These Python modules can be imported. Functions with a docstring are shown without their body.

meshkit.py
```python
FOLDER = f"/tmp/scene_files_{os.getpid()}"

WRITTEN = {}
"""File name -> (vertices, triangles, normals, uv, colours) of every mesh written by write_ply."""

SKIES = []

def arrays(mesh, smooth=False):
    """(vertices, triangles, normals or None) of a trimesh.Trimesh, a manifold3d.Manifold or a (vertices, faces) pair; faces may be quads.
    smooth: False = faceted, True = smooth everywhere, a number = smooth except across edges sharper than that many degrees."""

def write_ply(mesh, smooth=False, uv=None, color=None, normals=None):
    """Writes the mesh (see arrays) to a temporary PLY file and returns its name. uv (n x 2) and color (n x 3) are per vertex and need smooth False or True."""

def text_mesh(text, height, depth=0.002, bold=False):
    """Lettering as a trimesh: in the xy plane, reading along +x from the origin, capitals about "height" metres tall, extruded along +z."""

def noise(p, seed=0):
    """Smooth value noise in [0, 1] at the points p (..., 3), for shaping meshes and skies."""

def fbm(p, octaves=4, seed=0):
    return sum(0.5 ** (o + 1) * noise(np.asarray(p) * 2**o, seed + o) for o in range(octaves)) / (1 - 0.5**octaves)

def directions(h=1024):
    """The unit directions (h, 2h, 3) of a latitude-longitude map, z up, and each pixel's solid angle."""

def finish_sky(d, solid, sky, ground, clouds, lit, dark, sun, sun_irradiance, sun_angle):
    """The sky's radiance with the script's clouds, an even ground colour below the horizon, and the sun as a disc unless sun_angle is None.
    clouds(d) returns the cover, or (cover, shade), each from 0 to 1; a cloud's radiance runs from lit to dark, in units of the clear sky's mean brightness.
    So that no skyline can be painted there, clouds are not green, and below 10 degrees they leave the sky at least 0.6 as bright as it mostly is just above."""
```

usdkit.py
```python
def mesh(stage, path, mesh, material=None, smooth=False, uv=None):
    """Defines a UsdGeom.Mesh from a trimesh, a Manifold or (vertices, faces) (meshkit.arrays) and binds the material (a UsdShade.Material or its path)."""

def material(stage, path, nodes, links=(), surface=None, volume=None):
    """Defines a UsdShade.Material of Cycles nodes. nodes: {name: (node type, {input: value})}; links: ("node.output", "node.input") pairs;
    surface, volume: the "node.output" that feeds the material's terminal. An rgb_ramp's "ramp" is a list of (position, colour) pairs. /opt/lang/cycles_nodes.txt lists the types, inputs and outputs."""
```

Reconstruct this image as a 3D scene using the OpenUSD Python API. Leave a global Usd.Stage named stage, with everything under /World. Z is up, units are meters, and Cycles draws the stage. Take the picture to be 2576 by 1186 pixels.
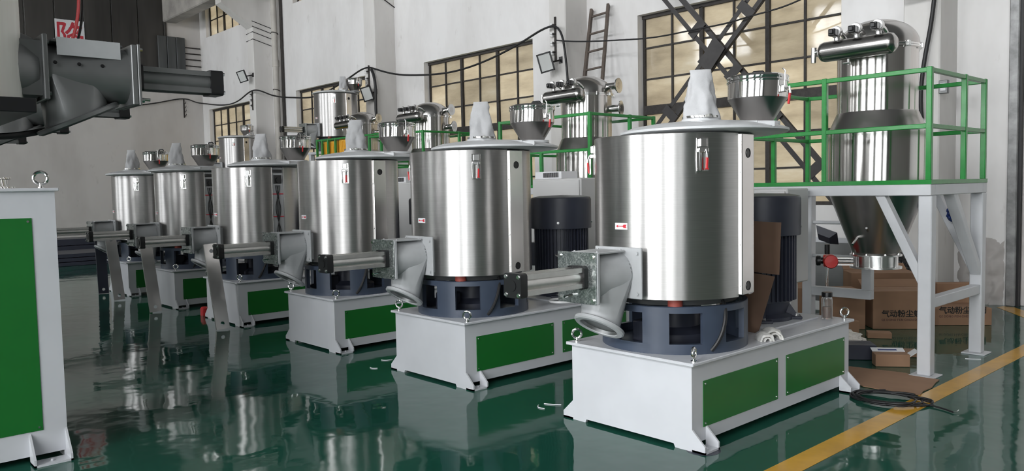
import math, random, glob
import numpy as np, trimesh, usdkit, meshkit
from pxr import Usd, UsdGeom, UsdLux, UsdShade, Gf, Sdf
from shapely.geometry import Polygon, box as sbox
from shapely import affinity, union_all

stage = Usd.Stage.CreateInMemory()
UsdGeom.SetStageUpAxis(stage, UsdGeom.Tokens.z)
UsdGeom.SetStageMetersPerUnit(stage, 1.0)
UsdGeom.Xform.Define(stage, '/World')
UsdGeom.Scope.Define(stage, '/World/Looks')
PI = math.pi
rng = random.Random(7)

# ------------------------------------------------------------------ camera
EYE = 1.55
YAW, PITCH, ROLL = (math.radians(a) for a in (47.65, 3.43, -1.13))
fw = np.array([-math.sin(YAW) * math.cos(PITCH), math.cos(YAW) * math.cos(PITCH), -math.sin(PITCH)])
rt = np.array([math.cos(YAW), math.sin(YAW), 0.0])
up = np.cross(rt, fw)
rt, up = math.cos(ROLL) * rt + math.sin(ROLL) * up, -math.sin(ROLL) * rt + math.cos(ROLL) * up
cam = UsdGeom.Camera.Define(stage, '/World/camera')
m4 = Gf.Matrix4d(*[float(v) for v in (*rt, 0, *up, 0, *(-fw), 0, 0, 0, EYE, 1)])
cam.AddTransformOp().Set(m4)
cam.CreateHorizontalApertureAttr(36.0)
cam.CreateVerticalApertureAttr(36.0 * 1186 / 2576)
cam.CreateFocalLengthAttr(36.0 * 1990 / 2576)
cam.CreateFStopAttr(0.0)
cam.CreateClippingRangeAttr((0.05, 200.0))
cam.CreateExposureAttr(0.08)

# ------------------------------------------------------------------ light
dome = UsdLux.DomeLight.Define(stage, '/World/sky')
dome.CreateColorAttr(Gf.Vec3f(0.93, 0.97, 1.0))
dome.CreateIntensityAttr(1.4)
WIN = [(-26.4, 3.6, 0.08, 0.50), (-20.2, 3.6, 0.06, 0.60), (-14.0, 3.6, 0.06, 0.60), (-7.6, 3.6, 0.85, 0.8), (-1.1, 4.4, 1.15, 1.1), (5.3, 4.4, 0.48, 0.6), (11.2, 3.6, 0.12, 0.3)]   # centre x, width, brightness of the low and the high window
FRONT_Y = -9.0
def window_light(name, x, z, w, h, power):
    L = UsdLux.RectLight.Define(stage, '/World/' + name)
    L.AddTranslateOp().Set((x, FRONT_Y - 0.22, z)); L.AddRotateXOp().Set(90)
    L.CreateWidthAttr(w); L.CreateHeightAttr(h)
    L.CreateColorAttr(Gf.Vec3f(0.97, 0.985, 1.0)); L.CreateIntensityAttr(power)
LOW, HIGH = 11.0, 24.0
for i, (x, w, b, bh) in enumerate(WIN):
    window_light('daylight_low_%d' % i, x, 2.9, w, 3.5, LOW * b)
    window_light('daylight_high_%d' % i, x, 8.0, w, 2.0, HIGH * bh)

# ------------------------------------------------------------------ materials
LK = '/World/Looks/'
def pbr(name, color, rough=0.5, metal=0.0, var=0.0, scale=6.0, bump=0.0, bscale=60.0, rvar=0.0, obj=False, stretch=(1, 1, 1), **kw):
    nodes = {'p': ('principled_bsdf', dict(base_color=color, roughness=rough, metallic=metal, **kw))}
    links = []
    if var or bump or rvar:
        nodes['g'] = ('geometry', {}) if not obj else ('texture_coordinate', {})
        src = 'g.object' if obj else 'g.position'
        nodes['m'] = ('mapping', dict(scale=stretch)); links += [(src, 'm.vector')]
    if var:
        nodes['n'] = ('noise_texture', dict(scale=scale, detail=4.0, roughness=0.6)); links += [('m.vector', 'n.vector')]
        lo = tuple(c * (1 - var) for c in color); hi = tuple(min(1, c * (1 + var * 0.7)) for c in color)
        nodes['r'] = ('rgb_ramp', {'ramp': [(0.3, lo), (0.7, hi)]}); links += [('n.fac', 'r.fac'), ('r.color', 'p.base_color')]
    if rvar:
        nodes['n2'] = ('noise_texture', dict(scale=scale * 1.7, detail=3.0)); links += [('m.vector', 'n2.vector')]
        nodes['mr'] = ('map_range', dict(from_min=0.3, from_max=0.7, to_min=max(0.02, rough - rvar), to_max=rough + rvar, clamp=True)); links += [('n2.fac', 'mr.value'), ('mr.result', 'p.roughness')]
    if bump:
        nodes['nb'] = ('noise_texture', dict(scale=bscale, detail=3.0)); nodes['b'] = ('bump', dict(strength=bump, distance=0.01))
        links += [('m.vector', 'nb.vector'), ('nb.fac', 'b.height'), ('b.normal', 'p.normal')]
    return usdkit.material(stage, LK + name, nodes, links, surface='p.BSDF')

M = {}
M['white_paint'] = pbr('white_paint', (0.60, 0.61, 0.64), 0.32, var=0.05, scale=2.0, bump=0.05, bscale=25)
M['white_lid'] = pbr('white_lid', (0.60, 0.61, 0.62), 0.35, var=0.05, scale=5)
M['green_panel'] = pbr('green_panel', (0.014, 0.155, 0.027), 0.3, var=0.06, scale=3)
M['green_rail'] = pbr('green_rail', (0.016, 0.225, 0.040), 0.28, var=0.12, scale=14)
M['navy'] = pbr('navy', (0.05, 0.066, 0.10), 0.38, var=0.1, scale=7)
M['motor'] = pbr('motor', (0.032, 0.036, 0.054), 0.42, var=0.1, scale=9)
M['dark'] = pbr('dark', (0.012, 0.012, 0.014), 0.5)
M['black'] = pbr('black', (0.008, 0.008, 0.009), 0.35)
M['grey_paint'] = pbr('grey_paint', (0.46, 0.47, 0.48), 0.34, var=0.06, scale=8)
M['dim_steel'] = pbr('dim_steel', (0.20, 0.205, 0.205), 0.42, 0.6, var=0.12, scale=3)
M['satin'] = pbr('satin', (0.47, 0.455, 0.44), 0.20, 1.0)
M['satin_cone'] = pbr('satin_cone', (0.42, 0.40, 0.385), 0.26, 1.0)
M['platform_grey'] = pbr('platform_grey', (0.56, 0.57, 0.59), 0.38, var=0.06, scale=4)
M['cabinet'] = pbr('cabinet', (0.56, 0.555, 0.55), 0.4)
M['chrome'] = pbr('chrome', (0.78, 0.78, 0.77), 0.12, 1.0)
M['zinc'] = pbr('zinc', (0.72, 0.72, 0.71), 0.25, 1.0)
M['aluminium'] = pbr('aluminium', (0.66, 0.65, 0.63), 0.36, 1.0, var=0.05, scale=20)
M['polished'] = pbr('polished', (0.68, 0.665, 0.65), 0.09, 1.0, bump=0.012, bscale=7, stretch=(1, 1, 0.25))
M['duct_steel'] = pbr('duct_steel', (0.66, 0.645, 0.63), 0.2, 1.0)
M['red_plastic'] = pbr('red_plastic', (0.62, 0.03, 0.035), 0.35)
M['red_actuator'] = pbr('red_actuator', (0.66, 0.02, 0.018), 0.3)
M['rust_red'] = pbr('rust_red', (0.30, 0.06, 0.045), 0.6)
M['blue'] = pbr('blue', (0.012, 0.035, 0.17), 0.4)
M['cloth'] = pbr('cloth', (0.52, 0.52, 0.53), 0.9, var=0.04, scale=20, bump=0.15, bscale=300)
M['rag'] = pbr('rag', (0.70, 0.69, 0.66), 0.95, var=0.08, scale=25)
M['film'] = pbr('film', (0.95, 0.90, 0.82), 0.4, var=0.22, scale=3.0, stretch=(1, 1, 0.05), bump=0.1, bscale=8)
M['cardboard'] = pbr('cardboard', (0.30, 0.175, 0.105), 0.85, var=0.10, scale=4)
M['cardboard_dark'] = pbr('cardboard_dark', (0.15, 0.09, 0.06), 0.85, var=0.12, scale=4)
M['ink'] = pbr('ink', (0.02, 0.018, 0.016), 0.8)
M['ink_brown'] = pbr('ink_brown', (0.12, 0.06, 0.045), 0.8)
M['white_card'] = pbr('white_card', (0.75, 0.75, 0.77), 0.6)
M['sticker_red'] = pbr('sticker_red', (0.62, 0.03, 0.05), 0.5)
M['sign_red'] = pbr('sign_red', (0.55, 0.04, 0.06), 0.6)
M['yellow_plastic'] = pbr('yellow_plastic', (0.78, 0.40, 0.035), 0.45, var=0.05)
M['yellow_line'] = pbr('yellow_line', (0.62, 0.33, 0.035), 0.16, var=0.18, scale=3.5)
M['bar_iron'] = pbr('bar_iron', (0.035, 0.030, 0.027), 0.6, var=0.3, scale=20)
M['brace_iron'] = pbr('brace_iron', (0.030, 0.027, 0.027), 0.5, var=0.3, scale=8)
M['wood'] = pbr('wood', (0.12, 0.095, 0.08), 0.8, var=0.3, scale=12, stretch=(1, 1, 0.2))
M['sheet_iron'] = pbr('sheet_iron', (0.050, 0.046, 0.042), 0.6, var=0.4, scale=1.6, stretch=(1, 1, 0.15))
M['sheet_grey'] = pbr('sheet_grey', (0.085, 0.09, 0.092), 0.5, 0.2, var=0.35, scale=2.5, stretch=(1, 1, 0.15))
M['cable'] = pbr('cable', (0.012, 0.012, 0.013), 0.5)
M['pipe_plastic'] = pbr('pipe_plastic', (0.52, 0.49, 0.45), 0.5, var=0.12, scale=3)
M['porcelain'] = pbr('porcelain', (0.7, 0.7, 0.7), 0.2)
M['lamp_glass'] = pbr('lamp_glass', (0.62, 0.63, 0.62), 0.08)
M['concrete'] = pbr('concrete', (0.40, 0.375, 0.345), 0.85, var=0.35, scale=1.3, bump=0.3, bscale=9)
M['roof'] = pbr('roof', (0.20, 0.20, 0.20), 0.9)
M['plaster_dim'] = pbr('plaster_dim', (0.22, 0.21, 0.20), 0.9, var=0.2, scale=0.6)
M['door_pale'] = pbr('door_pale', (0.82, 0.77, 0.75), 0.6, var=0.12, scale=0.9)
M['strip_grey'] = pbr('strip_grey', (0.30, 0.30, 0.30), 0.5, 0.4, var=0.4, scale=5)
M['glass_clear'] = pbr('glass_clear', (0.95, 0.95, 0.95), 0.03, transmission_weight=0.95, ior=1.3)
M['foam_wrap'] = pbr('foam_wrap', (0.70, 0.66, 0.60), 0.25, var=0.2, scale=20)

M['mirror_vessel'] = usdkit.material(stage, LK + 'mirror_vessel', {
    't': ('combine_xyz', dict(x=0.0, y=0.0, z=1.0)), 'p': ('principled_bsdf', dict(base_color=(0.60, 0.585, 0.565), metallic=1.0, roughness=0.17, anisotropic=0.92))},
    [('t.vector', 'p.tangent')], surface='p.BSDF')
# brushed cylinder shells: grain runs round the vessel, so highlights spread up and down
M['brushed'] = usdkit.material(stage, LK + 'brushed', {
    'g': ('geometry', {}), 'm': ('mapping', dict(scale=(1.2, 1.2, 90.0))), 'n': ('noise_texture', dict(scale=3.0, detail=3.0)),
    'r': ('rgb_ramp', {'ramp': [(0.3, (0.545, 0.53, 0.52)), (0.7, (0.61, 0.595, 0.585))]}),
    't': ('combine_xyz', dict(x=0.0, y=0.0, z=1.0)),
    'p': ('principled_bsdf', dict(metallic=1.0, roughness=0.36, anisotropic=0.90))},
    [('g.position', 'm.vector'), ('m.vector', 'n.vector'), ('n.fac', 'r.fac'), ('r.color', 'p.base_color'), ('t.vector', 'p.tangent')], surface='p.BSDF')
M['galvanized'] = usdkit.material(stage, LK + 'galvanized', {
    'g': ('geometry', {}), 'n': ('noise_texture', dict(scale=32.0, detail=5.0, roughness=0.7, distortion=1.8)),
    'r': ('rgb_ramp', {'ramp': [(0.42, (0.22, 0.25, 0.245)), (0.56, (0.45, 0.48, 0.47)), (0.68, (0.78, 0.8, 0.79))]}),
    'p': ('principled_bsdf', dict(metallic=0.8, roughness=0.2))},
    [('g.position', 'n.vector'), ('n.fac', 'r.fac'), ('r.color', 'p.base_color')], surface='p.BSDF')
# old whitewashed plaster with drifting grey stains and scattered scuffs
def plaster(name, base, dirt, amount):
    return usdkit.material(stage, LK + name, {
        'g': ('geometry', {}), 'm': ('mapping', dict(scale=(1.0, 1.0, 0.45))),
        'n1': ('noise_texture', dict(scale=0.55, detail=6.0, roughness=0.62)), 'n2': ('noise_texture', dict(scale=3.2, detail=6.0, roughness=0.7)),
        'r1': ('rgb_ramp', {'ramp': [(0.40, base), (0.72, tuple(b * (1 - amount) + d * amount for b, d in zip(base, dirt)))]}),
        'r2': ('rgb_ramp', {'ramp': [(0.62, (0, 0, 0)), (0.80, (0.55, 0.55, 0.55))]}),
        'mx': ('mix_color', dict(b=dirt)), 'b': ('bump', dict(strength=0.25, distance=0.01)),
        'p': ('principled_bsdf', dict(roughness=0.88))},
        [('g.position', 'm.vector'), ('m.vector', 'n1.vector'), ('m.vector', 'n2.vector'), ('n1.fac', 'r1.fac'), ('n2.fac', 'r2.fac'),
         ('r1.color', 'mx.a'), ('r2.color', 'mx.fac'), ('mx.result', 'p.base_color'), ('n2.fac', 'b.height'), ('b.normal', 'p.normal')], surface='p.BSDF')
M['plaster'] = plaster('plaster', (0.84, 0.825, 0.82), (0.40, 0.37, 0.34), 0.38)
M['plaster_pillar'] = plaster('plaster_pillar', (0.74, 0.72, 0.70), (0.36, 0.33, 0.30), 0.42)
M['plaster_end'] = plaster('plaster_end', (0.62, 0.595, 0.575), (0.33, 0.30, 0.27), 0.45)
M['rubble'] = plaster('rubble', (0.55, 0.52, 0.5), (0.16, 0.14, 0.13), 0.7)
# green epoxy floor: high gloss, slightly wavy coat, drifting dirt
M['floor'] = usdkit.material(stage, LK + 'floor', {
    'g': ('geometry', {}), 'n1': ('noise_texture', dict(scale=0.45, detail=5.0, roughness=0.6)),
    'r1': ('rgb_ramp', {'ramp': [(0.3, (0.008, 0.062, 0.042)), (0.7, (0.018, 0.098, 0.066))]}),
    'n2': ('noise_texture', dict(scale=1.1, detail=4.0)), 'mr': ('map_range', dict(from_min=0.35, from_max=0.7, to_min=0.025, to_max=0.10, clamp=True)),
    'n3': ('noise_texture', dict(scale=2.6, detail=2.5, roughness=0.5)), 'b': ('bump', dict(strength=0.20, distance=0.02)),
    'p': ('principled_bsdf', dict(ior=1.5, specular_ior_level=0.5))},
    [('g.position', 'n1.vector'), ('g.position', 'n2.vector'), ('g.position', 'n3.vector'), ('n1.fac', 'r1.fac'), ('r1.color', 'p.base_color'),
     ('n2.fac', 'mr.value'), ('mr.result', 'p.roughness'), ('n3.fac', 'b.height'), ('b.normal', 'p.normal')], surface='p.BSDF')
# dusty, yellowed window glass: lets daylight glow through, still mirrors the hall a little
M['pane'] = usdkit.material(stage, LK + 'pane', {
    'g': ('geometry', {}), 'o': ('object_info', {}), 'm': ('mapping', dict(scale=(0.7, 1.0, 2.6))),
    'n': ('noise_texture', dict(scale=1.6, detail=5.0, roughness=0.65)),
    'r': ('rgb_ramp', {'ramp': [(0.3, (0.53, 0.465, 0.365)), (0.55, (0.67, 0.60, 0.48)), (0.75, (0.75, 0.70, 0.60))]}),
    'v': ('map_range', dict(from_min=0.0, from_max=1.0, to_min=0.80, to_max=1.06)), 'h': ('hsv', dict(hue=0.5, saturation=1.0, fac=1.0)),
    't': ('translucent_bsdf', {}), 'd': ('diffuse_bsdf', {}), 'a': ('mix_closure', dict(fac=0.35)),
    'gl': ('glossy_bsdf', dict(color=(0.9, 0.9, 0.9), roughness=0.05)), 'f': ('fresnel', dict(IOR=1.45)), 'x': ('mix_closure', {})},
    [('g.position', 'm.vector'), ('m.vector', 'n.vector'), ('n.fac', 'r.fac'), ('r.color', 'h.color'), ('o.random', 'v.value'), ('v.result', 'h.value'),
     ('h.color', 't.color'), ('h.color', 'd.color'), ('t.BSDF', 'a.closure1'), ('d.BSDF', 'a.closure2'), ('f.fac', 'x.fac'), ('a.closure', 'x.closure1'), ('gl.BSDF', 'x.closure2')], surface='x.closure')

# ------------------------------------------------------------------ naming and objects
taken = {}
def numbered(parent, name):
    k = taken.get((parent, name), 0); taken[(parent, name)] = k + 1
    return f'{parent}/{name}' + (f'_{k:03d}' if k else '')
def tag(p, label=None, cat=None, group=None, kind=None):
    p = p.GetPrim()
    for k, v in (('label', label), ('category', cat), ('group', group), ('kind', kind)):
        if v: p.SetCustomDataByKey(k, v)
    return p
def path_of(x):
    return x if isinstance(x, str) else str(x.GetPath())
def thing(name, label, cat, loc=(0, 0, 0), rz=0.0, group=None, kind=None):
    x = UsdGeom.Xform.Define(stage, numbered('/World', name))
    x.AddTranslateOp().Set(tuple(float(v) for v in loc))
    if rz: x.AddRotateZOp().Set(float(rz))
    return tag(x, label, cat, group, kind)
def part(parent, name, mesh, mat, smooth=32, label=None):
    m = usdkit.mesh(stage, numbered(path_of(parent), name), mesh, M[mat], smooth)
    if label: tag(m, label)
    return m.GetPrim()
def solo(name, mesh, mat, label, cat, group=None, kind=None, smooth=32, loc=None):
    """A thing that is one mesh; its origin is put at its base."""
    v = np.array(mesh.vertices); lo, hi = v.min(0), v.max(0)
    o = np.array([(lo[0] + hi[0]) / 2, (lo[1] + hi[1]) / 2, lo[2]])
    mesh = trimesh.Trimesh(v - o, mesh.faces, process=False)
    m = usdkit.mesh(stage, numbered('/World', name), mesh, M[mat], smooth)
    m.AddTranslateOp().Set(tuple(float(a) for a in o))
    return tag(m, label, cat, group, kind)
def struct(name, mesh, mat, smooth=False):
    m = usdkit.mesh(stage, numbered('/World', name), mesh, M[mat], smooth)
    return tag(m, kind='structure')
def copy_of(root, loc, rz=0.0, label=None, group=None):
    was = root.GetCustomData()
    name = root.GetName()
    base = name[:-4] if name[-4:-3] == '_' and name[-3:].isdigit() else name
    r = thing(base, label or was['label'], was['category'], loc, rz, group or was.get('group'))
    r.GetReferences().AddInternalReference(root.GetPath()); r.SetInstanceable(True)
    return r

# ------------------------------------------------------------------ mesh kit
TM = lambda v, f: trimesh.Trimesh(np.asarray(v, float), np.asarray(f, int), process=False)
def cat(*ms):
    ms = [m for m in ms if m is not None]
    return ms[0] if len(ms) == 1 else trimesh.util.concatenate(ms)
def _chamfer_template():
    pts = []
    for sx in (-1, 1):
        for sy in (-1, 1):
            for sz in (-1, 1):
                for k in range(3): pts.append((sx, sy, sz, k))
    def place(h, c):
        return np.array([[s * (h[j] - (0 if j == k else c)) for j, s in enumerate((sx, sy, sz))] for sx, sy, sz, k in pts])
    hull = trimesh.convex.convex_hull(place((1, 1, 1), 0.2))
    tree = {tuple(np.round(v, 5)): i for i, v in enumerate(place((1, 1, 1), 0.2))}
    idx = np.array([tree[tuple(np.round(v, 5))] for v in hull.vertices])
    return place, idx[hull.faces]
_place, _cf = _chamfer_template()
_cube = trimesh.creation.box((2, 2, 2))
def box(x0, x1, y0, y1, z0, z1, ch=0.0):
    h = np.array([x1 - x0, y1 - y0, z1 - z0]) / 2; c = np.array([x0 + x1, y0 + y1, z0 + z1]) / 2
    if ch: return TM(_place(h, min(ch, 0.45 * h.min())) + c, _cf)
    return TM(_cube.vertices * h + c, _cube.faces)
def frame_of(d, ref=(0, 0, 1)):
    d = np.asarray(d, float) / np.linalg.norm(d); ref = np.asarray(ref, float)
    if abs(d @ ref) > 0.98: ref = np.array([1.0, 0, 0]) if abs(d[0]) < 0.9 else np.array([0, 1.0, 0])
    s = np.cross(d, ref); s /= np.linalg.norm(s); return s, np.cross(s, d), d     # side, up, along
def beam(p0, p1, w, h, ch=0.0, ref=(0, 0, 1)):
    p0, p1 = np.asarray(p0, float), np.asarray(p1, float); s, u, d = frame_of(p1 - p0, ref); L = np.linalg.norm(p1 - p0)
    b = box(-w / 2, w / 2, -h / 2, h / 2, 0, L, ch)
    b.vertices = b.vertices @ np.array([s, u, d]) + p0
    if np.linalg.det(np.array([s, u, d])) < 0: b.invert()
    return b
def lathe(prof, n=48, c=(0, 0), a0=0.0, a1=2 * PI, closed=False):
    """Turns the (r, z) outline round a vertical axis; walk the outline upwards on the outside."""
    prof = np.asarray(prof, float); k = len(prof); full = abs(a1 - a0 - 2 * PI) < 1e-6
    A = np.linspace(a0, a1, n + 1)[: n if full else n + 1]
    v = np.stack([np.outer(np.cos(A), prof[:, 0]) + c[0], np.outer(np.sin(A), prof[:, 0]) + c[1], np.tile(prof[:, 1], (len(A), 1))], -1).reshape(-1, 3)
    f = []
    cols = len(A); rng_i = range(cols if full else cols - 1)
    ks = k if closed else k - 1
    for i in rng_i:
        j = (i + 1) % cols
        for q in range(ks):
            q2 = (q + 1) % k
            a, b, cc, d = i * k + q, j * k + q, j * k + q2, i * k + q2
            if prof[q, 0] > 1e-9: f.append((a, b, cc))
            if prof[q2, 0] > 1e-9: f.append((a, cc, d))
    m = TM(v, f)
    if not full and closed:
        caps = trimesh.creation.triangulate_polygon(Polygon(prof), engine='earcut')
        vv, ff = caps
        m0 = TM(np.c_[vv[:, 0] * math.cos(a0) + c[0], vv[:, 0] * math.sin(a0) + c[1], vv[:, 1]], ff)
        m1 = TM(np.c_[vv[:, 0] * math.cos(a1) + c[0], vv[:, 0] * math.sin(a1) + c[1], vv[:, 1]], ff[:, ::-1])
        m = cat(m, m0, m1)
    return m
def to_axis(m, p, d, ref=(0, 0, 1)):
    s, u, d = frame_of(d, ref); R = np.array([s, u, d])
    v = m.vertices @ R + np.asarray(p, float); f = m.faces if np.linalg.det(R) > 0 else m.faces[:, ::-1]
    return TM(v, f)
def cyl(p0, p1, r, n=20, r1=None):
    p0, p1 = np.asarray(p0, float), np.asarray(p1, float); L = np.linalg.norm(p1 - p0); r1 = r if r1 is None else r1
    return to_axis(lathe([(0, 0), (r, 0), (r1, L), (0, L)], n), p0, p1 - p0)
def turned(p, d, prof, n=32):
    return to_axis(lathe(prof, n), p, d)
def ring(p, d, R, r, n=24, k=8):
    a = np.linspace(0, 2 * PI, k + 1)[:-1]
    return to_axis(lathe(np.c_[R + r * np.cos(a), r * np.sin(a)], n, closed=True), p, d)
def tube(pts, r, n=8, smooth_n=0):
    P = np.asarray(pts, float)
    if smooth_n:
        from scipy.interpolate import CubicSpline, PchipInterpolator
        t = np.r_[0, np.cumsum(np.linalg.norm(np.diff(P, axis=0), axis=1))]
        P = CubicSpline(t, P)(np.linspace(0, t[-1], smooth_n)) if len(P) > 2 else P
    T = np.gradient(P, axis=0); T /= np.linalg.norm(T, axis=1, keepdims=True) + 1e-12
    s, u, _ = frame_of(T[0]); V = []
    a = np.linspace(0, 2 * PI, n + 1)[:-1]
    for i in range(len(P)):
        s = s - (s @ T[i]) * T[i]; s /= np.linalg.norm(s); u = np.cross(T[i], s)
        V.append(P[i] + r * (np.outer(np.cos(a), s) + np.outer(np.sin(a), u)))
    V = np.vstack(V); f = []
    for i in range(len(P) - 1):
        for j in range(n):
            a0, b0 = i * n + j, i * n + (j + 1) % n
            f += [(a0, b0, b0 + n), (a0, b0 + n, a0 + n)]
    e = len(V); V = np.vstack([V, P[0], P[-1]]); q = (len(P) - 1) * n
    f += [(e, (j + 1) % n, j) for j in range(n)] + [(e + 1, q + j, q + (j + 1) % n) for j in range(n)]
    return TM(V, f)
def slab(poly, a, b, plane='xy'):
    """A flat outline with thickness from a to b: plane 'xy' (thick along z), 'xz' (along y) or 'yz' (along x)."""
    geoms = getattr(poly, 'geoms', [poly]) if not isinstance(poly, (list, tuple)) else [Polygon(poly)]
    m = cat(*[trimesh.creation.extrude_polygon(g, b - a, engine='earcut') for g in geoms]); v = m.vertices.copy(); v[:, 2] += a
    if plane == 'xy': return TM(v, m.faces)
    if plane == 'xz': return TM(v[:, [0, 2, 1]], m.faces[:, ::-1])
    return TM(v[:, [2, 0, 1]], m.faces)
def moved(m, t=(0, 0, 0), rz=0.0, about=(0, 0, 0), rx=0.0, ry=0.0):
    R = trimesh.transformations.euler_matrix(math.radians(rx), math.radians(ry), math.radians(rz), 'sxyz')[:3, :3]
    return TM((m.vertices - about) @ R.T + about + np.asarray(t, float), m.faces)
def hull(*pts):
    h = trimesh.convex.convex_hull(np.vstack(pts)); return TM(h.vertices, h.faces)
def circle(p, d, r, n=32):
    s, u, _ = frame_of(d); a = np.linspace(0, 2 * PI, n + 1)[:-1]
    return np.asarray(p, float) + r * (np.outer(np.cos(a), s) + np.outer(np.sin(a), u))
def bolt(p, d, r=0.012, h=0.010):
    return turned(p, d, [(0, 0), (r * 1.35, 0), (r * 1.35, h * 0.25), (r, h * 0.25), (r, h), (0, h)], 8)
_font = {}
def glyphs(text, height, depth, cjk=True, bold=2):
    """Lettering in the xy plane, reading along +x, thick along +z."""
    from PIL import Image, ImageDraw, ImageFont
    files = glob.glob('/opt/blender-*/*/datafiles/fonts/Noto Sans CJK*') if cjk else []
    if not files: files = glob.glob('/opt/blender-*/*/datafiles/fonts/Inter.woff2')
    font = _font.setdefault(files[0], ImageFont.truetype(files[0], 96)); s = height / 84.0
    x0, y0, x1, y1 = font.getbbox(text, anchor='ls', stroke_width=bold)
    im = Image.new('L', (x1 - x0 + 8, y1 - y0 + 8)); ImageDraw.Draw(im).text((4 - x0, 4 - y0), text, 255, font, anchor='ls', stroke_width=bold)
    on = np.pad(np.asarray(im) > 127, ((0, 0), (1, 1))).astype(np.int8)
    rows, st = np.nonzero(np.diff(on, axis=1) == 1); en = np.nonzero(np.diff(on, axis=1) == -1)[1]
    shape = union_all([sbox(a, -r - 1, b, -r) for a, b, r in zip(st, en, rows)]).buffer(0.6).buffer(-0.6).simplify(0.8)
    shape = affinity.affine_transform(shape, [s, 0, 0, s, -4 * s, (4 - y0) * s])
    return slab(shape, 0, depth)

# ================================================================== the hall
BACK, END_X, RIGHT_X, TOP = 10.9, -27.9, 15.0, 10.4
floor = struct('floor', box(END_X - 0.3, RIGHT_X + 0.3, FRONT_Y - 0.3, BACK + 0.3, -0.2, 0.0), 'floor')
part(floor, 'painted_line', slab([(-2.19, -8.5), (-2.045, -8.5), (-2.045, 10.05), (-2.19, 10.05)], 0.0005, 0.0025), 'yellow_line', False, label='yellow line painted along the gangway')
part(floor, 'painted_line', slab([(-3.06, 10.66), (-2.62, 10.06), (-2.40, 10.06), (-2.40, 10.12), (-2.92, 10.80), (-3.04, 10.80)], 0.0005, 0.0025), 'yellow_line', False, label='yellow line painted in front of the door')
struct('ceiling', box(END_X - 0.3, RIGHT_X + 0.3, FRONT_Y - 0.3, BACK + 0.3, TOP, TOP + 0.2), 'roof')
# back wall with its window openings
OPEN = [(-27.36, -23.7), (-21.03, -17.3), (-14.84, -11.25), (-8.66, -5.10)]
SILL, HEAD, UP_SILL, UP_HEAD = 1.22, 4.46, 6.92, 9.2
holes = [sbox(a, SILL, b, HEAD) for a, b in OPEN] + [sbox(a, UP_SILL, b, UP_HEAD) for a, b in OPEN[:2]] + [sbox(-2.96, -0.1, 2.6, 4.8)]
wall = sbox(END_X - 0.3, -0.2, RIGHT_X + 0.3, TOP)
for h in holes: wall = wall.difference(h)
wb = struct('wall_back', slab(wall, BACK, BACK + 0.32, 'xz'), 'plaster')
PIL = [(-22.87, -22.47), (-16.44, -15.97), (-10.23, -9.82), (-4.05, -3.62)]
PF = 10.33
for k, (a, b) in enumerate(PIL):
    struct('trim_%d' % (k + 1), box(a, b, PF, BACK + 0.01, 0, TOP, 0.015), 'plaster_pillar')
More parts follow.
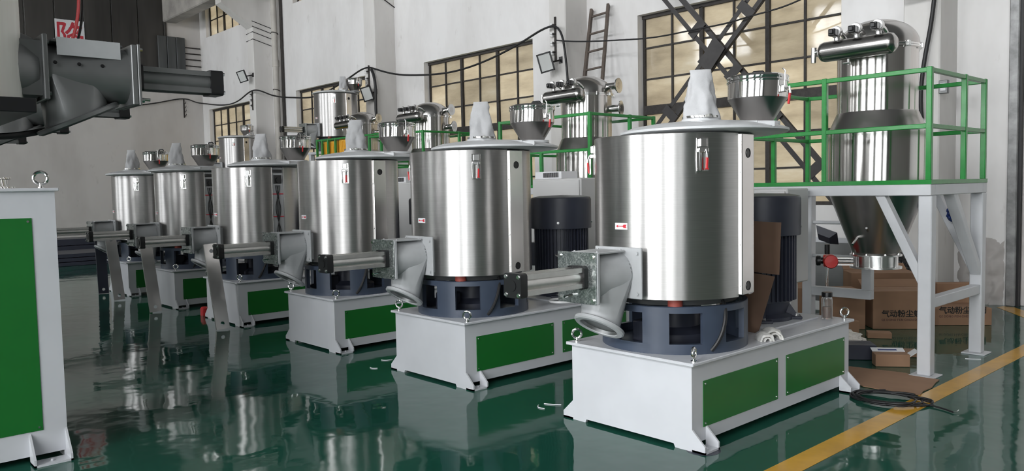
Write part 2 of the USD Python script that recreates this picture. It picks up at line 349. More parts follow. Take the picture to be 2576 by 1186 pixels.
# broken plaster at the foot of the wall beside the door
def rough_patch(x0, x1, z0, z1, y, seed, amp=0.09, n=26):
    xs, zs = np.linspace(x0, x1, n), np.linspace(z0, z1, n); X, Z = np.meshgrid(xs, zs)
    P = np.stack([X, np.zeros_like(X), Z], -1)
    h = meshkit.fbm(P * 9, 4, seed); e = np.minimum(1, 5 * np.minimum(np.minimum((X - x0) / (x1 - x0), (x1 - X) / (x1 - x0)), (z1 - Z) / (z1 - z0)))
    Y = y - amp * np.clip(h * 1.6 - 0.35, 0, 1) * e + 0.012 * (1 - e)
    V = np.stack([X, Y, Z], -1).reshape(-1, 3); f = []
    for i in range(n - 1):
        for j in range(n - 1):
            a = i * n + j; f += [(a, a + 1, a + n + 1), (a, a + n + 1, a + n)]
    return TM(V, f)
part(wb, 'crumbled_plaster', rough_patch(-3.60, -3.04, 0.0, 0.85, BACK - 0.002, 5), 'rubble', 40, label='crumbled plaster at the foot of the wall')
struct('wall_left', box(END_X - 0.3, END_X, FRONT_Y, BACK, 0, TOP), 'plaster_end')
wl = stage.GetPrimAtPath('/World/wall_left')
y = -1.0
while y < 9.7:                                   # upright dark iron sheets high on the end wall
    w = 0.82 if y + 0.82 < 9.77 else 9.77 - y
    part(wl, 'iron_sheet', box(END_X, END_X + 0.05 + 0.03 * rng.random(), y + 0.012, y + w - 0.012, 5.55 + 0.1 * rng.random(), TOP - 0.2, 0.012), 'sheet_iron', False)
    y += w
for k in range(3):
    y0 = 9.41 + k * 0.30
    part(wl, 'iron_sheet', box(END_X + 0.10, END_X + 0.16 + 0.01 * k, y0 + 0.008, y0 + 0.292, 5.38, 6.9, 0.01), 'sheet_grey', False, label='grey iron sheet standing in front of the others')
struct('wall_right', box(RIGHT_X, RIGHT_X + 0.3, FRONT_Y, BACK, 0, TOP), 'plaster_dim')
wall = sbox(END_X - 0.3, 0, RIGHT_X + 0.3, TOP)
for x, w, b, bh in WIN:
    wall = wall.difference(sbox(x - w / 2, 1.15, x + w / 2, 4.65)).difference(sbox(x - w / 2, 7.0, x + w / 2, 9.0))
wf = struct('wall_front', slab(wall, FRONT_Y - 0.3, FRONT_Y, 'xz'), 'plaster_dim')
for x, w, b, bh in WIN:
    bars = [box(x - w / 2 + w * k / 6 - 0.02 - 0.02 * (k in (2, 4)), x - w / 2 + w * k / 6 + 0.02 + 0.02 * (k in (2, 4)), FRONT_Y - 0.16, FRONT_Y - 0.11, 1.15, 4.65) for k in range(1, 6)]
    bars += [box(x - w / 2, x + w / 2, FRONT_Y - 0.16, FRONT_Y - 0.11, 1.15 + k * 0.583 - 0.018 - 0.04 * (k == 3), 1.15 + k * 0.583 + 0.018 + 0.04 * (k == 3)) for k in range(1, 6)]
    bars += [box(x - w / 2 + w * k / 6 - 0.02, x - w / 2 + w * k / 6 + 0.02, FRONT_Y - 0.16, FRONT_Y - 0.11, 7.0, 9.0) for k in range(1, 6)] + [box(x - w / 2, x + w / 2, FRONT_Y - 0.16, FRONT_Y - 0.11, 7.0 + k * 0.66 - 0.02, 7.0 + k * 0.66 + 0.02) for k in (1, 2)]
    part(wf, 'glazing_bars', cat(*bars), 'bar_iron', False)
# ---- windows of the back wall
def window(n, x0, x1, z0, z1, cols, rows, thick_cols, transom):
    w = thing('window_%d' % n, None, None, kind='structure')
    yb = BACK + 0.17
    part(w, 'window_frame', cat(box(x0, x0 + 0.05, yb - 0.03, yb + 0.03, z0, z1), box(x1 - 0.05, x1, yb - 0.03, yb + 0.03, z0, z1),
                                box(x0, x1, yb - 0.03, yb + 0.03, z0, z0 + 0.05), box(x0, x1, yb - 0.05, yb + 0.03, z1 - 0.06, z1)), 'bar_iron', False)
    gx = np.linspace(x0 + 0.02, x1 - 0.02, cols + 1); gz = np.linspace(z0 + 0.02, z1 - 0.02, rows + 1)
    for k in range(1, cols):
        t = 0.034 if k in thick_cols else 0.016
        part(w, 'glazing_bar', box(gx[k] - t, gx[k] + t, yb - 0.03 - 0.02 * (k in thick_cols), yb + 0.015, z0 + 0.05, z1 - 0.05), 'bar_iron', False)
    for k in range(1, rows):
        t = 0.075 if k == transom else 0.014
        part(w, 'transom' if k == transom else 'glazing_bar', box(x0 + 0.05, x1 - 0.05, yb - 0.025 - 0.07 * (k == transom), yb + 0.012, gz[k] - t, gz[k] + t), 'bar_iron', False)
    r = random.Random(n)
    for i in range(cols):
        for j in range(rows):
            p = box(gx[i] + 0.008, gx[i + 1] - 0.008, yb + 0.002, yb + 0.007, gz[j] + 0.008, gz[j + 1] - 0.008)
            c = p.vertices.mean(0)
            part(w, 'pane', moved(p, about=c, rz=r.uniform(-0.5, 0.5), rx=r.uniform(-0.5, 0.5)), 'pane', False)
    return w
for n, (a, b) in enumerate(OPEN):
    window(4 - n, a, b, SILL, HEAD, 6, 6, (2, 4), 3)
for n, (a, b) in enumerate(OPEN[:2]):
    window(6 - n, a, b, UP_SILL, UP_HEAD, 6, 4, (2, 4), -1)
# ---- door at the right: dirty steel jamb and a pale leaf standing shut
d1 = thing('door_1', None, None, kind='structure')
part(d1, 'door_jamb', box(-3.03, -2.925, BACK - 0.06, BACK + 0.1, 0, 5.2, 0.01), 'strip_grey', False, label='dirty grey steel door jamb')
part(d1, 'door_jamb', box(-2.925, -2.90, BACK - 0.02, BACK + 0.1, 0, 5.2), 'dark', False, label='dark edge of the door jamb')
part(d1, 'door_leaf', box(-2.90, 2.6, BACK + 0.06, BACK + 0.12, 0.0, 4.9, 0.01), 'door_pale', False)
# ---- crane beam along the back wall, and the corbel that carries it
cb = thing('crane_beam', 'concrete crane beam under the roof in the far left corner', 'beam')
part(cb, 'beam_body', box(-27.6, -4.0, 9.55, 10.0, 7.32, 8.35, 0.03), 'concrete', False)
part(cb, 'beam_flange', box(-27.6, -4.0, 9.40, 10.15, 8.35, 8.55, 0.02), 'concrete', False)
for k, (a, b) in enumerate(PIL):
    part(stage.GetPrimAtPath('/World/trim_%d' % (k + 1)), 'corbel', slab([(BACK - 0.4, 6.42), (PF - 0.01, 6.42), (9.42, 7.02), (9.42, 7.32), (BACK - 0.4, 7.32)], a - 0.006, b + 0.006, 'yz'), 'plaster_pillar', False)

# ================================================================== mixers
def on_tank(ang, r, z):                       # a point on an upright cylinder, and its outward direction
    a = math.radians(ang); return np.array([r * math.cos(a), r * math.sin(a), z]), np.array([math.cos(a), math.sin(a), 0.0])
def turn(m, ang): return moved(m, rz=ang)
def eye_bolt_mesh(x, y, z, ang, R=0.030, r=0.0085):
    a = math.radians(ang)
    return cat(ring((x, y, z + R + 0.022), (math.cos(a), math.sin(a), 0), R, r, 24, 8), turned((x, y, z), (0, 0, 1), [(0, 0), (0.019, 0), (0.019, 0.007), (0.010, 0.010), (0.010, 0.028), (0, 0.028)], 14))
def foot_bracket_mesh(x, y, sx, sy, h=0.128, out=0.088, deep=0.15):
    prof = [(x, 0.0), (x + sx * out, 0.0), (x + sx * out, 0.044), (x, h)]
    g = [slab(Polygon(prof), min(y, y - sy * 0.012), max(y, y - sy * 0.012), 'xz'), slab(Polygon(prof), min(y - sy * deep, y - sy * (deep - 0.012)), max(y - sy * deep, y - sy * (deep - 0.012)), 'xz')]
    g.append(box(min(x, x + sx * out), max(x, x + sx * out), min(y, y - sy * deep), max(y, y - sy * deep), 0.0, 0.012))
    g.append(bolt((x + sx * out * 0.6, y - sy * deep * 0.5, 0.012), (0, 0, 1), 0.008, 0.012))
    return cat(*g)
def base_parts(t, hx, y0, y1, h, panels, pz, over=0.03, foot=(0.128, 0.088, 0.15)):
    """Box-shaped welded base: front and rear sheets, top plate, green side panels, four splayed feet."""
    front = Polygon([(-hx, 0.0), (-hx + 0.11, 0.0), (-hx + 0.12, 0.022), (hx - 0.13, 0.022), (hx - 0.12, 0.0), (hx, 0.0), (hx, h - 0.02), (-hx, h - 0.02)])
    body = [slab(front, y0, y0 + 0.02, 'xz'), slab(front, y1 - 0.02, y1, 'xz')]
    body.append(box(-hx + 0.005, hx, y0 + 0.02, y1 - 0.02, 0.042, h - 0.02))
    b = part(t, 'base', cat(*body), 'white_paint', False)
    part(b, 'top_plate', box(-hx - over, hx + over, y0 - over, y1 + over, h - 0.02, h, 0.004), 'white_paint', False)
    for sx in (-1, 1):
        for sy, yy in ((-1, y0), (1, y1)):
            part(b, 'foot_bracket', foot_bracket_mesh(sx * hx, yy, sx, sy, *foot), 'white_paint', False)
    for sx in (-1, 1):
        for a, c in panels:
            x = sx * hx
            part(b, 'side_panel', box(min(x, x + sx * 0.004), max(x, x + sx * 0.004), a, c, pz[0], pz[1], 0.001), 'green_panel', False, label='green painted side panel')
            for yy in (a + 0.02, c - 0.02):
                for zz in (pz[0] + 0.02, pz[1] - 0.02):
                    part(b, 'panel_screw', bolt((x + sx * 0.004, yy, zz), (sx, 0, 0), 0.005, 0.004), 'chrome')
    return b
def chute_parts(t, k=1.0, flip=False, at=(0, 0, 0), mat='grey_paint', plate='galvanized', barrel='aluminium', cover='grey_paint', ext=0.0, rcz=0.685):
    """Discharge valve: barrel between two square flanges, tilted outlet below, air cylinder behind. Drawn for a tank at the origin, then scaled."""
    def T(m):
        m = TM(m.vertices * np.asarray(k), m.faces)
        return moved(m, t=at, rz=180 if flip else 0)
    x, z = -0.06, 1.015
    n = np.array([0, -math.sin(math.radians(32)), -math.cos(math.radians(32))]); rc = np.array([-0.075, -0.665, rcz])
    br = hull(circle((-0.08, -0.82, z), (0, 1, 0), 0.138), circle((-0.035, -0.54, z), (0, 1, 0), 0.138))
    leg = hull(circle(rc - n * 0.03, n, 0.124, 40), circle((-0.035, -0.552, z), (0, 1, 0), 0.1365, 40), circle((-0.055, -0.70, z), (0, 1, 0), 0.115, 32))
    body = cat(br, leg)
    c = part(t, 'discharge_chute', T(body), mat, 40)
    part(c, 'tank_flange', T(cat(box(-0.20, 0.165, -0.545, -0.528, 0.868, 1.178, 0.004), box(-0.16, 0.125, -0.528, -0.40, 0.89, 1.15), *[bolt((bx, -0.545, bz), (0, -1, 0), 0.011, 0.009) for bx in (-0.165, 0.135) for bz in (0.90, 1.145)])), mat, False)
    part(c, 'outlet_ring', T(cat(turned(rc - n * 0.03, n, [(0.118, 0.0), (0.152, 0.0), (0.160, 0.004), (0.160, 0.020), (0.150, 0.028), (0.122, 0.028), (0.112, 0.0)], 48))), mat, 30)
    part(c, 'outlet_lining', T(turned(rc - n * 0.028, n, [(0.0, 0.001), (0.112, 0.001), (0.119, 0.020)], 40)), 'dim_steel', 40)
    part(c, 'top_cover', T(cat(box(-0.165, 0.05, -0.80, -0.56, 1.150, 1.163, 0.003), *[bolt((bx, by, 1.163), (0, 0, 1), 0.006, 0.006) for bx in (-0.15, 0.03) for by in (-0.785, -0.575)])), cover, False)
    part(c, 'flange_sheet', T(box(-0.228, 0.078, -0.836, -0.815, 0.862, 1.162, 0.003)), mat, False)
    p = part(t, 'end_plate', T(box(-0.235, 0.072, -0.846, -0.836, 0.86, 1.165, 0.002)), plate, False, label='mottled zinc-plated end plate' if plate == 'galvanized' else None)
    for bx in (-0.212, 0.05):
        for bz in (0.885, 1.14):
            part(p, 'plate_bolt', T(bolt((bx, -0.846, bz), (0, -1, 0), 0.010, 0.012)), 'chrome')
    part(p, 'air_fitting', T(cyl((-0.12, -0.846, 0.905), (-0.13, -0.90, 0.900), 0.008, 10)), 'chrome')
    cx, cz = -0.055, 1.018; y0, y1 = -1.385 - ext, -0.846; h = 0.052
    sq = [(cx - h, cz - h), (cx + h, cz - h), (cx + h, cz + h), (cx - h, cz + h)]
    prof = union_all([Polygon(np.c_[cx + 0.054 * np.cos(np.linspace(0, 2 * PI, 41)), cz + 0.054 * np.sin(np.linspace(0, 2 * PI, 41))])] + [sbox(cx + sx * 0.046 - 0.013, cz + sz * 0.046 - 0.013, cx + sx * 0.046 + 0.013, cz + sz * 0.046 + 0.013) for sx in (-1, 1) for sz in (-1, 1)] + [sbox(cx - 0.046, cz - 0.046, cx + 0.046, cz + 0.046)])
    a = part(t, 'air_cylinder', T(slab(prof, y0 + 0.05, y1 - 0.035, 'xz')), barrel, 40, label='extruded air cylinder')
    cap = Polygon(sq).buffer(0.016, 2)
    part(a, 'end_cap', T(cat(slab(cap, y0, y0 + 0.05, 'xz'), cyl((cx, y0, cz), (cx, y0 - 0.004, cz), 0.03, 16))), 'black', 30)
    part(a, 'end_cap', T(slab(cap, y1 - 0.035, y1, 'xz')), 'black', 30)
    for sx in (-1, 1):
        for sz in (-1, 1):
            part(a, 'tie_rod_nut', T(bolt((cx + sx * 0.05, y0, cz + sz * 0.05), (0, -1, 0), 0.009, 0.009)), 'chrome')
    return c
def bag_mesh(seed, w=0.112, h=0.315, top=0.066, lean=(0, 0)):
    n, kz = 72, 30; V = []; f = []; r = random.Random(seed)
    ph = [r.uniform(0, 2 * PI) for _ in range(4)]; tw = r.uniform(1.2, 2.2); face = math.radians(40)
    for i in range(kz + 1):
        s = i / kz; z = s * h
        a = w * (1 - s) ** 1.15 + top * (1 - (1 - s) ** 1.15); b = w * (1 - s) ** 0.9 + 0.016 * (1 - (1 - s) ** 0.9) + 0.03 * s * (1 - s)
        for j in range(n):
            q = 2 * PI * j / n
            fold = 1 + (0.12 * math.sin(3 * q + ph[0] + tw * 3.2 * s) + 0.08 * math.sin(5 * q + ph[1] - 5 * s) + 0.03 * math.sin(9 * q + ph[2] + 7 * s)) * math.sin(PI * min(1, 0.12 + s)) ** 0.7
            x, yv = a * math.cos(q) * fold, b * math.sin(q) * fold
            V.append((x * math.cos(face) - yv * math.sin(face) + lean[0] * s, x * math.sin(face) + yv * math.cos(face) + lean[1] * s, z))
    V = np.array(V); V += (meshkit.fbm(V * 22 + seed, 3, seed)[:, None] - 0.5) * np.array([0.016, 0.016, 0]) * np.minimum(1, V[:, 2:] * 9)
    for i in range(kz):
        for j in range(n):
            a0, b0 = i * n + j, i * n + (j + 1) % n; f += [(a0, b0, b0 + n), (a0, b0 + n, a0 + n)]
    e = len(V); V = np.vstack([V, V[-n:].mean(0)]); f += [(e, kz * n + j, kz * n + (j + 1) % n) for j in range(n)]
    return TM(V, f)
def latch_parts(tank, ang, z, r, handle='red_plastic', open_=False):
    B = lambda m: turn(moved(m, t=(r, 0, z)), ang)        # drawn at +x, then turned round the tank
    part(tank, 'latch_plate', B(cat(box(0, 0.006, -0.036, 0.036, -0.098, 0.098, 0.002), *[cyl((0.006, sy * 0.026, sz), (0.009, sy * 0.026, sz), 0.006, 8) for sy in (-1, 1) for sz in (-0.085, 0.085)])), 'chrome')
    part(tank, 'latch_clamp', B(cat(box(0.006, 0.030, -0.022, 0.022, 0.045, 0.095, 0.004), box(0.006, 0.034, -0.030, 0.030, 0.012, 0.040, 0.004), tube([(0.036, -0.028, 0.028), (0.038, -0.026, -0.05), (0.036, -0.024, -0.092), (0.036, 0.004, -0.094), (0.038, 0.006, 0.02)], 0.005, 6),
                                      tube([(0.034, 0.012, 0.03), (0.046, 0.014, 0.0), (0.050, 0.014, -0.02)], 0.006, 6))), 'zinc')
    part(tank, 'latch_handle', B(cat(beam((0.048, 0.014, -0.015), (0.042, 0.012, -0.084), 0.013, 0.010, 0.003), beam((0.042, 0.000, -0.085), (0.042, 0.024, -0.085), 0.006, 0.006))), handle, False, label='red latch handle' if handle == 'red_plastic' else None)
def motor_parts(t, b, base_h):
    # drive motor standing behind the vessel
    my, b0 = 1.09, base_h
    part(b, 'motor_plate', box(-0.40, 0.30, 0.72, 1.40, b0, b0 + 0.014, 0.003), 'white_paint', False)
    fins = [lathe([(0, 0.675), (0.222, 0.675), (0.222, 1.19), (0, 1.19)], 48, (0, my))]
    for k in range(44):
        q = 2 * PI * k / 44; p = np.array([0.215 * math.cos(q), my + 0.215 * math.sin(q)]); e = np.array([0.252 * math.cos(q), my + 0.252 * math.sin(q)])
        fins.append(beam((*((p + e) / 2), 0.69), (*((p + e) / 2), 1.18), 0.040, 0.007, ref=(-math.sin(q), math.cos(q), 0)))
    mo = part(t, 'motor', cat(*fins), 'motor', 25, label='dark ribbed drive motor')
    part(mo, 'fan_cover', lathe([(0.245, 1.168), (0.282, 1.168), (0.284, 1.175), (0.284, 1.435), (0.275, 1.455), (0.20, 1.470), (0, 1.476)], 64, (0, my)), 'motor', 30)
    part(mo, 'cover_bolts', cat(*[bolt((0.284 * math.cos(q), my + 0.284 * math.sin(q), 1.225), (math.cos(q), math.sin(q), 0), 0.009, 0.008) for q in (-0.9, 0.7, 2.2, 3.8)]), 'chrome')
    feet = [lathe([(0, b0 + 0.014), (0.225, b0 + 0.014), (0.225, b0 + 0.040), (0.18, b0 + 0.06), (0.21, 0.675), (0, 0.675)], 40, (0, my))]
    for q in (35, 125, 215, 305):
        feet.append(moved(moved(cat(box(0.12, 0.29, -0.06, 0.06, b0 + 0.014, b0 + 0.036, 0.006), slab([(0.15, b0 + 0.03), (0.27, b0 + 0.03), (0.20, 0.66), (0.15, 0.66)], -0.012, 0.012, 'xz')), rz=q), t=(0, my, 0)))
    part(mo, 'motor_foot', cat(*feet), 'motor', 30)
    part(mo, 'foot_bolts', cat(*[bolt((0.255 * math.cos(math.radians(q)), my + 0.255 * math.sin(math.radians(q)), b0 + 0.036), (0, 0, 1), 0.014, 0.014) for q in (35, 125, 215, 305)]), 'chrome')
    part(mo, 'lifting_eye', moved(ring((0, 0, 0), (0.3, 0, 1), 0.03, 0.006, 20, 6), t=(0.16, my - 0.21, 0.93)), 'chrome')
    part(mo, 'terminal_box', cat(box(-0.40, -0.24, my - 0.10, my + 0.10, 0.80, 1.02, 0.01)), 'motor', False)
def mixer(X, label, lid_off=(0.11, 0.18), bag=(0.12, 0.03), hop=(0.42, 0.33), seed=1, open_duct=False, red=True, loc=None, rz=0.0, base_h=0.525, base=True, near_bolt=-45):
    t = thing('stainless_mixer', label, 'mixer', loc or (X, 4.27, 0), rz, 'stainless mixers in a row along the hall')
    b = base and base_parts(t, 0.472, -0.48, 1.525, base_h, [(-0.369, 0.487), (0.596, 1.45)], (0.122, 0.398))
    r = random.Random(seed)
    for x, y, a in ((-0.45, -0.455, -50), (0.47, -0.455, near_bolt), (0.45, 1.50, -52), (-0.46, 1.50, 10)) if base else ():
        part(b, 'eye_bolt', eye_bolt_mesh(x, y, base_h, a + r.uniform(-15, 15)), 'chrome')
    # ring pedestal with eight openings
    z0, z1, ro, ri = base_h, 0.816, 0.469, 0.435
    segs = [lathe([(ri, z0), (ro, z0), (ro, z0 + 0.062), (ri, z0 + 0.062)], 96, closed=True), lathe([(ri, z1 - 0.040), (ro, z1 - 0.040), (ro, z1 - 0.004), (ro - 0.004, z1), (ri, z1)], 96, closed=True)]
    for k in range(8):
        c = math.radians(-45 + 45 * k + 22.5); hw = math.radians(10.2)
        segs.append(lathe([(ri, z0 + 0.06), (ro, z0 + 0.06), (ro, z1 - 0.038), (ri, z1 - 0.038)], 10, a0=c - hw, a1=c + hw, closed=True))
    rp = part(t, 'pedestal', cat(*segs), 'navy', 40)
    part(rp, 'drive_housing', cat(lathe([(0, z0), (0.23, z0), (0.23, 0.60), (0.17, 0.64), (0.17, 0.80), (0, 0.80)], 40), box(-0.06, 0.06, -0.36, -0.18, z0, 0.70, 0.01)), 'motor', 40)
    part(rp, 'pedestal_floor', lathe([(0, z0 + 0.004), (ri, z0 + 0.004)], 48), 'navy', False)
    part(rp, 'drain_pad', cyl((0.255, -0.335, 0.81), (0.255, -0.335, 0.868), 0.045, 20), 'rust_red', 40, label='rust red pad under the tank')
    part(rp, 'hose', tube([(0.42, -0.20, z0 + 0.02), (0.46, -0.17, 0.62), (0.47, -0.13, 0.72), (0.43, -0.08, 0.82), (0.36, -0.04, 0.86)], 0.012, 8, 24), 'cable')
    # vessel
    R, zb, zt = 0.507, 0.862, 1.857; dc, dh = math.radians(4.5), math.radians(8.4)
    tk = part(t, 'tank_shell', lathe([(R - 0.012, zb), (R, zb), (R, zt - 0.003), (R - 0.003, zt), (R - 0.012, zt)], 160, a0=dc + dh, a1=dc - dh + 2 * PI, closed=True), 'brushed', 30)
    part(tk, 'inner_tank', lathe([(0, 0.815), (0.40, 0.815), (0.44, 0.862), (0.497, 0.875), (0.497, 1.852), (0.44, 1.86), (0, 1.86)], 64), 'dim_steel', 30)
    D = lambda m: turn(m, 4.5)
    if not open_duct:
        cvr = part(t, 'duct_cover', D(box(0.47, 0.527, -0.0765, 0.0765, 0.874, 1.852, 0.004)), 'duct_steel', False, label='flat stainless cover over the wiring duct')
        for zz in (0.925, 1.735):
            part(cvr, 'cover_hole', D(turned((0.527, 0, zz), (1, 0, 0), [(0, 0.0005), (0.024, 0.0005), (0.024, 0.003), (0.029, 0.003), (0.030, 0.0)], 20)), 'black')
        part(cvr, 'cover_screws', D(cat(*[bolt((0.51, -0.0765, zz), (0, -1, 0), 0.005, 0.006) for zz in (0.93, 1.18, 1.62)])), 'chrome')
    else:
        g = part(t, 'wiring_duct', D(box(0.488, 0.497, -0.075, 0.075, 0.87, 1.85)), 'grey_paint', False, label='open wiring duct without its cover')
        part(g, 'terminal_block', D(cat(box(0.497, 0.51, -0.05, 0.05, 1.66, 1.76, 0.004), cyl((0.497, 0.01, 1.70), (0.52, 0.01, 1.70), 0.035, 16), box(0.497, 0.512, -0.06, 0.06, 1.79, 1.825, 0.003))), 'black', 30)
        for zz in (1.53, 1.26, 0.985):
            part(g, 'red_tie', D(box(0.497, 0.503, -0.07, 0.07, zz, zz + 0.012)), 'sticker_red', False)
        part(g, 'loose_wires', D(cat(*[tube([(0.503, -0.03 + 0.02 * q, 1.64), (0.506, 0.01 * math.sin(q * 2), 1.5), (0.504, 0.03 - 0.02 * q, 1.38), (0.506, 0.0, 1.2), (0.503, 0.02 * math.sin(q), 0.92)], 0.0045, 6, 26) for q in range(4)])), 'cable')
        part(g, 'duct_edge', D(cat(box(0.497, 0.512, -0.077, -0.073, 0.87, 1.85), box(0.497, 0.512, 0.073, 0.077, 0.87, 1.85))), 'duct_steel', False)
    for a in (-34.3, -146, 92):
        latch_parts(tk, a, 1.725, R, 'red_plastic' if red else 'zinc')
    S = lambda m: turn(moved(m, t=(R, 0, 1.303)), -91.8)
    st = part(tk, 'arrow_sticker', S(box(0, 0.0012, -0.050, 0.050, -0.020, 0.020)), 'white_card', False, label='white sticker with a red arrow')
    ar = Polygon([(-0.043, 0.0), (-0.026, 0.008), (-0.026, 0.0025), (0.012, 0.0025), (0.020, 0.010), (0.043, 0.010), (0.036, 0.0), (0.043, -0.010), (0.020, -0.010), (0.012, -0.0025), (-0.026, -0.0025), (-0.026, -0.008)])
    part(tk, 'arrow_mark', S(slab(ar, 0.0012, 0.002, 'yz')), 'sticker_red', False)
    # lid and what stands on it
    lx, ly = lid_off; LZ = 1.862
    ld = part(t, 'lid', lathe([(0, LZ), (0.44, LZ), (0.525, LZ + 0.012), (0.538, LZ + 0.020), (0.538, LZ + 0.034), (0.52, LZ + 0.042), (0.46, LZ + 0.062), (0.34, LZ + 0.080), (0.16, LZ + 0.093), (0, LZ + 0.096)], 96, (lx, ly)), 'white_lid', 28)
    a = math.radians(-8); hx, hy = lx + 0.50 * math.cos(a), ly + 0.50 * math.sin(a)
    part(ld, 'hinge_block', moved(cat(box(-0.05, 0.05, -0.022, 0.022, LZ + 0.026, LZ + 0.062, 0.004), box(-0.16, -0.05, -0.012, 0.012, LZ + 0.044, LZ + 0.068, 0.003)), t=(hx, hy, 0), rz=40), 'white_lid', False)
    part(ld, 'lid_knob', turned((lx - 0.50, ly + 0.0, LZ + 0.03), (0, 0, 1), [(0, 0), (0.018, 0), (0.018, 0.012), (0.012, 0.022), (0, 0.024)], 16), 'white_lid', 40)
    bx, by = bag; BZ = LZ + 0.088
    fb = part(t, 'filter_bag', moved(bag_mesh(seed), t=(bx, by, BZ + 0.008)), 'cloth', 60, label='crumpled grey cloth filter bag')
    part(fb, 'bag_flange', turned((bx, by, BZ - 0.012), (0, 0, 1), [(0, 0), (0.150, 0), (0.150, 0.010), (0.122, 0.010), (0.122, 0.024), (0, 0.024)], 40), 'white_lid', 30)
    part(fb, 'bag_clamp', cat(turned((bx, by, BZ + 0.016), (0, 0, 1), [(0.112, 0), (0.1185, 0), (0.1185, 0.014), (0.112, 0.014)], 40), box(bx + 0.09, bx + 0.125, by - 0.09, by - 0.06, BZ + 0.014, BZ + 0.034, 0.003)), 'chrome', 30)
    hx, hy = hop; HZ = 1.940
    hp = part(t, 'feed_hopper', lathe([(0.1835, HZ + 0.146), (0.184, HZ + 0.150), (0.184, HZ + 0.245)], 64, (hx, hy)), 'polished', 30, label='polished stainless feed hopper')
    part(hp, 'hopper_cone', lathe([(0.0, HZ), (0.098, HZ), (0.1, HZ + 0.008), (0.182, HZ + 0.142), (0.1838, HZ + 0.148)], 64, (hx, hy)), 'satin_cone', 30)
    part(hp, 'hopper_flange', lathe([(0.0, HZ - 0.02), (0.138, HZ - 0.02), (0.138, HZ), (0.0, HZ)], 40, (hx, hy)), 'white_lid', 30)
    part(hp, 'hopper_lid', lathe([(0.17, HZ + 0.243), (0.190, HZ + 0.245), (0.192, HZ + 0.255), (0.188, HZ + 0.262), (0.190, HZ + 0.268), (0.192, HZ + 0.278), (0.186, HZ + 0.286), (0.165, HZ + 0.288), (0.155, HZ + 0.296), (0, HZ + 0.300)], 64, (hx, hy)), 'polished', 30)
    a = math.radians(118)
    h0 = np.array([hx + 0.12 * math.cos(a), hy + 0.12 * math.sin(a), HZ + 0.29]); dv = np.array([-math.sin(a), math.cos(a), 0]) * 0.04
    part(hp, 'lid_handle', tube([h0 - dv, h0 - dv + (0, 0, 0.03), h0 - dv * 0.7 + (0, 0, 0.042), h0 + dv * 0.7 + (0, 0, 0.042), h0 + dv + (0, 0, 0.03), h0 + dv], 0.010, 8), 'black', 60)
    C = lambda m: moved(moved(m, rz=-8), t=(hx, hy, HZ))
    part(hp, 'lid_clamp', C(cat(box(0.184, 0.212, -0.015, 0.015, 0.17, 0.215, 0.004), tube([(0.208, -0.008, 0.20), (0.214, -0.008, 0.30), (0.196, -0.008, 0.315)], 0.005, 6), tube([(0.205, 0.008, 0.185), (0.232, 0.008, 0.20), (0.238, 0.008, 0.16)], 0.008, 6))), 'zinc', 50)
    part(hp, 'clamp_grip', C(beam((0.237, 0.008, 0.165), (0.226, 0.008, 0.095), 0.015, 0.012, 0.003)), 'red_plastic', False, label='red grip')
    if base: motor_parts(t, b, base_h)
    chute_parts(t)
    return t
PITCH_X = [-3.115, -5.19, -7.17, -9.36, -11.42, -13.40]
mixer(PITCH_X[0], 'nearest and largest-looking stainless mixer, brown cardboard leaning behind its tank', bag=(0.20, 0.03), seed=11, near_bolt=15)
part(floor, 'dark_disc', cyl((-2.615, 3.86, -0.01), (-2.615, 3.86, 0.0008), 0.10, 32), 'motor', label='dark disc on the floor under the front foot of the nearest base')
mixer(PITCH_X[1], 'second stainless mixer from the right, a grey vented cabinet behind its navy motor', seed=4)
mixer(PITCH_X[2], 'third stainless mixer from the right, yellow boxes showing just behind its filter bag', seed=8)
mixer(PITCH_X[3], 'fourth stainless mixer from the right, wiring showing in an open duct, leaning cover in front', seed=15, open_duct=True, red=False)
mixer(PITCH_X[4], 'fifth stainless mixer from the right, open duct, second from the left in the row', lid_off=(0.05, -0.06), bag=(0.05, -0.23), hop=(0.37, 0.05), seed=21, open_duct=True, red=False)
mixer(PITCH_X[5], 'farthest stainless mixer of the row, leftmost, standing before the end wall', lid_off=(0.05, -0.06), bag=(0.04, -0.22), hop=(0.37, 0.04), seed=26, red=False)
# ---- two mixers standing high behind the row, without their own bases
def stand(x, y, z, half, label):
    t = thing('steel_stand', label, 'stand', (x, y, 0))
    part(t, 'stand_deck', box(-half, half, -half, half, z - 0.06, z, 0.005), 'platform_grey', False)
    for sx in (-1, 1):
        for sy in (-1, 1):
            part(t, 'leg', box(sx * (half - 0.06) - 0.05, sx * (half - 0.06) + 0.05, sy * (half - 0.06) - 0.05, sy * (half - 0.06) + 0.05, 0, z - 0.06, 0.006), 'platform_grey', False)
    return t
stand(-16.70, 9.67, 2.49, 0.50, 'grey steel stand under the high mixer by the far pillar')
mixer(0, 'high mixer on a stand, its bright tank rising behind the green rail', lid_off=(0.0, 0.0), bag=(0.25, 0.06), hop=(0.32, 0.32), seed=31, loc=(-16.70, 9.67, 1.965), base=False)
stand(-22.4, 9.7, 1.80, 0.62, 'grey steel stand under the farthest high mixer near the corner window')
mixer(0, 'far high mixer near the corner window, its tank half hidden by the fourth mixer', lid_off=(0.0, 0.0), bag=(0.30, 0.25), hop=(0.25, 0.20), seed=32, loc=(-22.4, 9.7, 1.275), base=False)
mixer(0, 'low mixer behind the hopper of the fourth one, only its white bag showing', lid_off=(0.05, -0.06), bag=(0.04, -0.22), hop=(0.37, 0.05), seed=33, loc=(-17.85, 8.60, 0.0), base=False)
stand(-17.85, 8.60, 0.525, 0.50, 'low grey stand under the mixer hidden behind the fourth hopper')

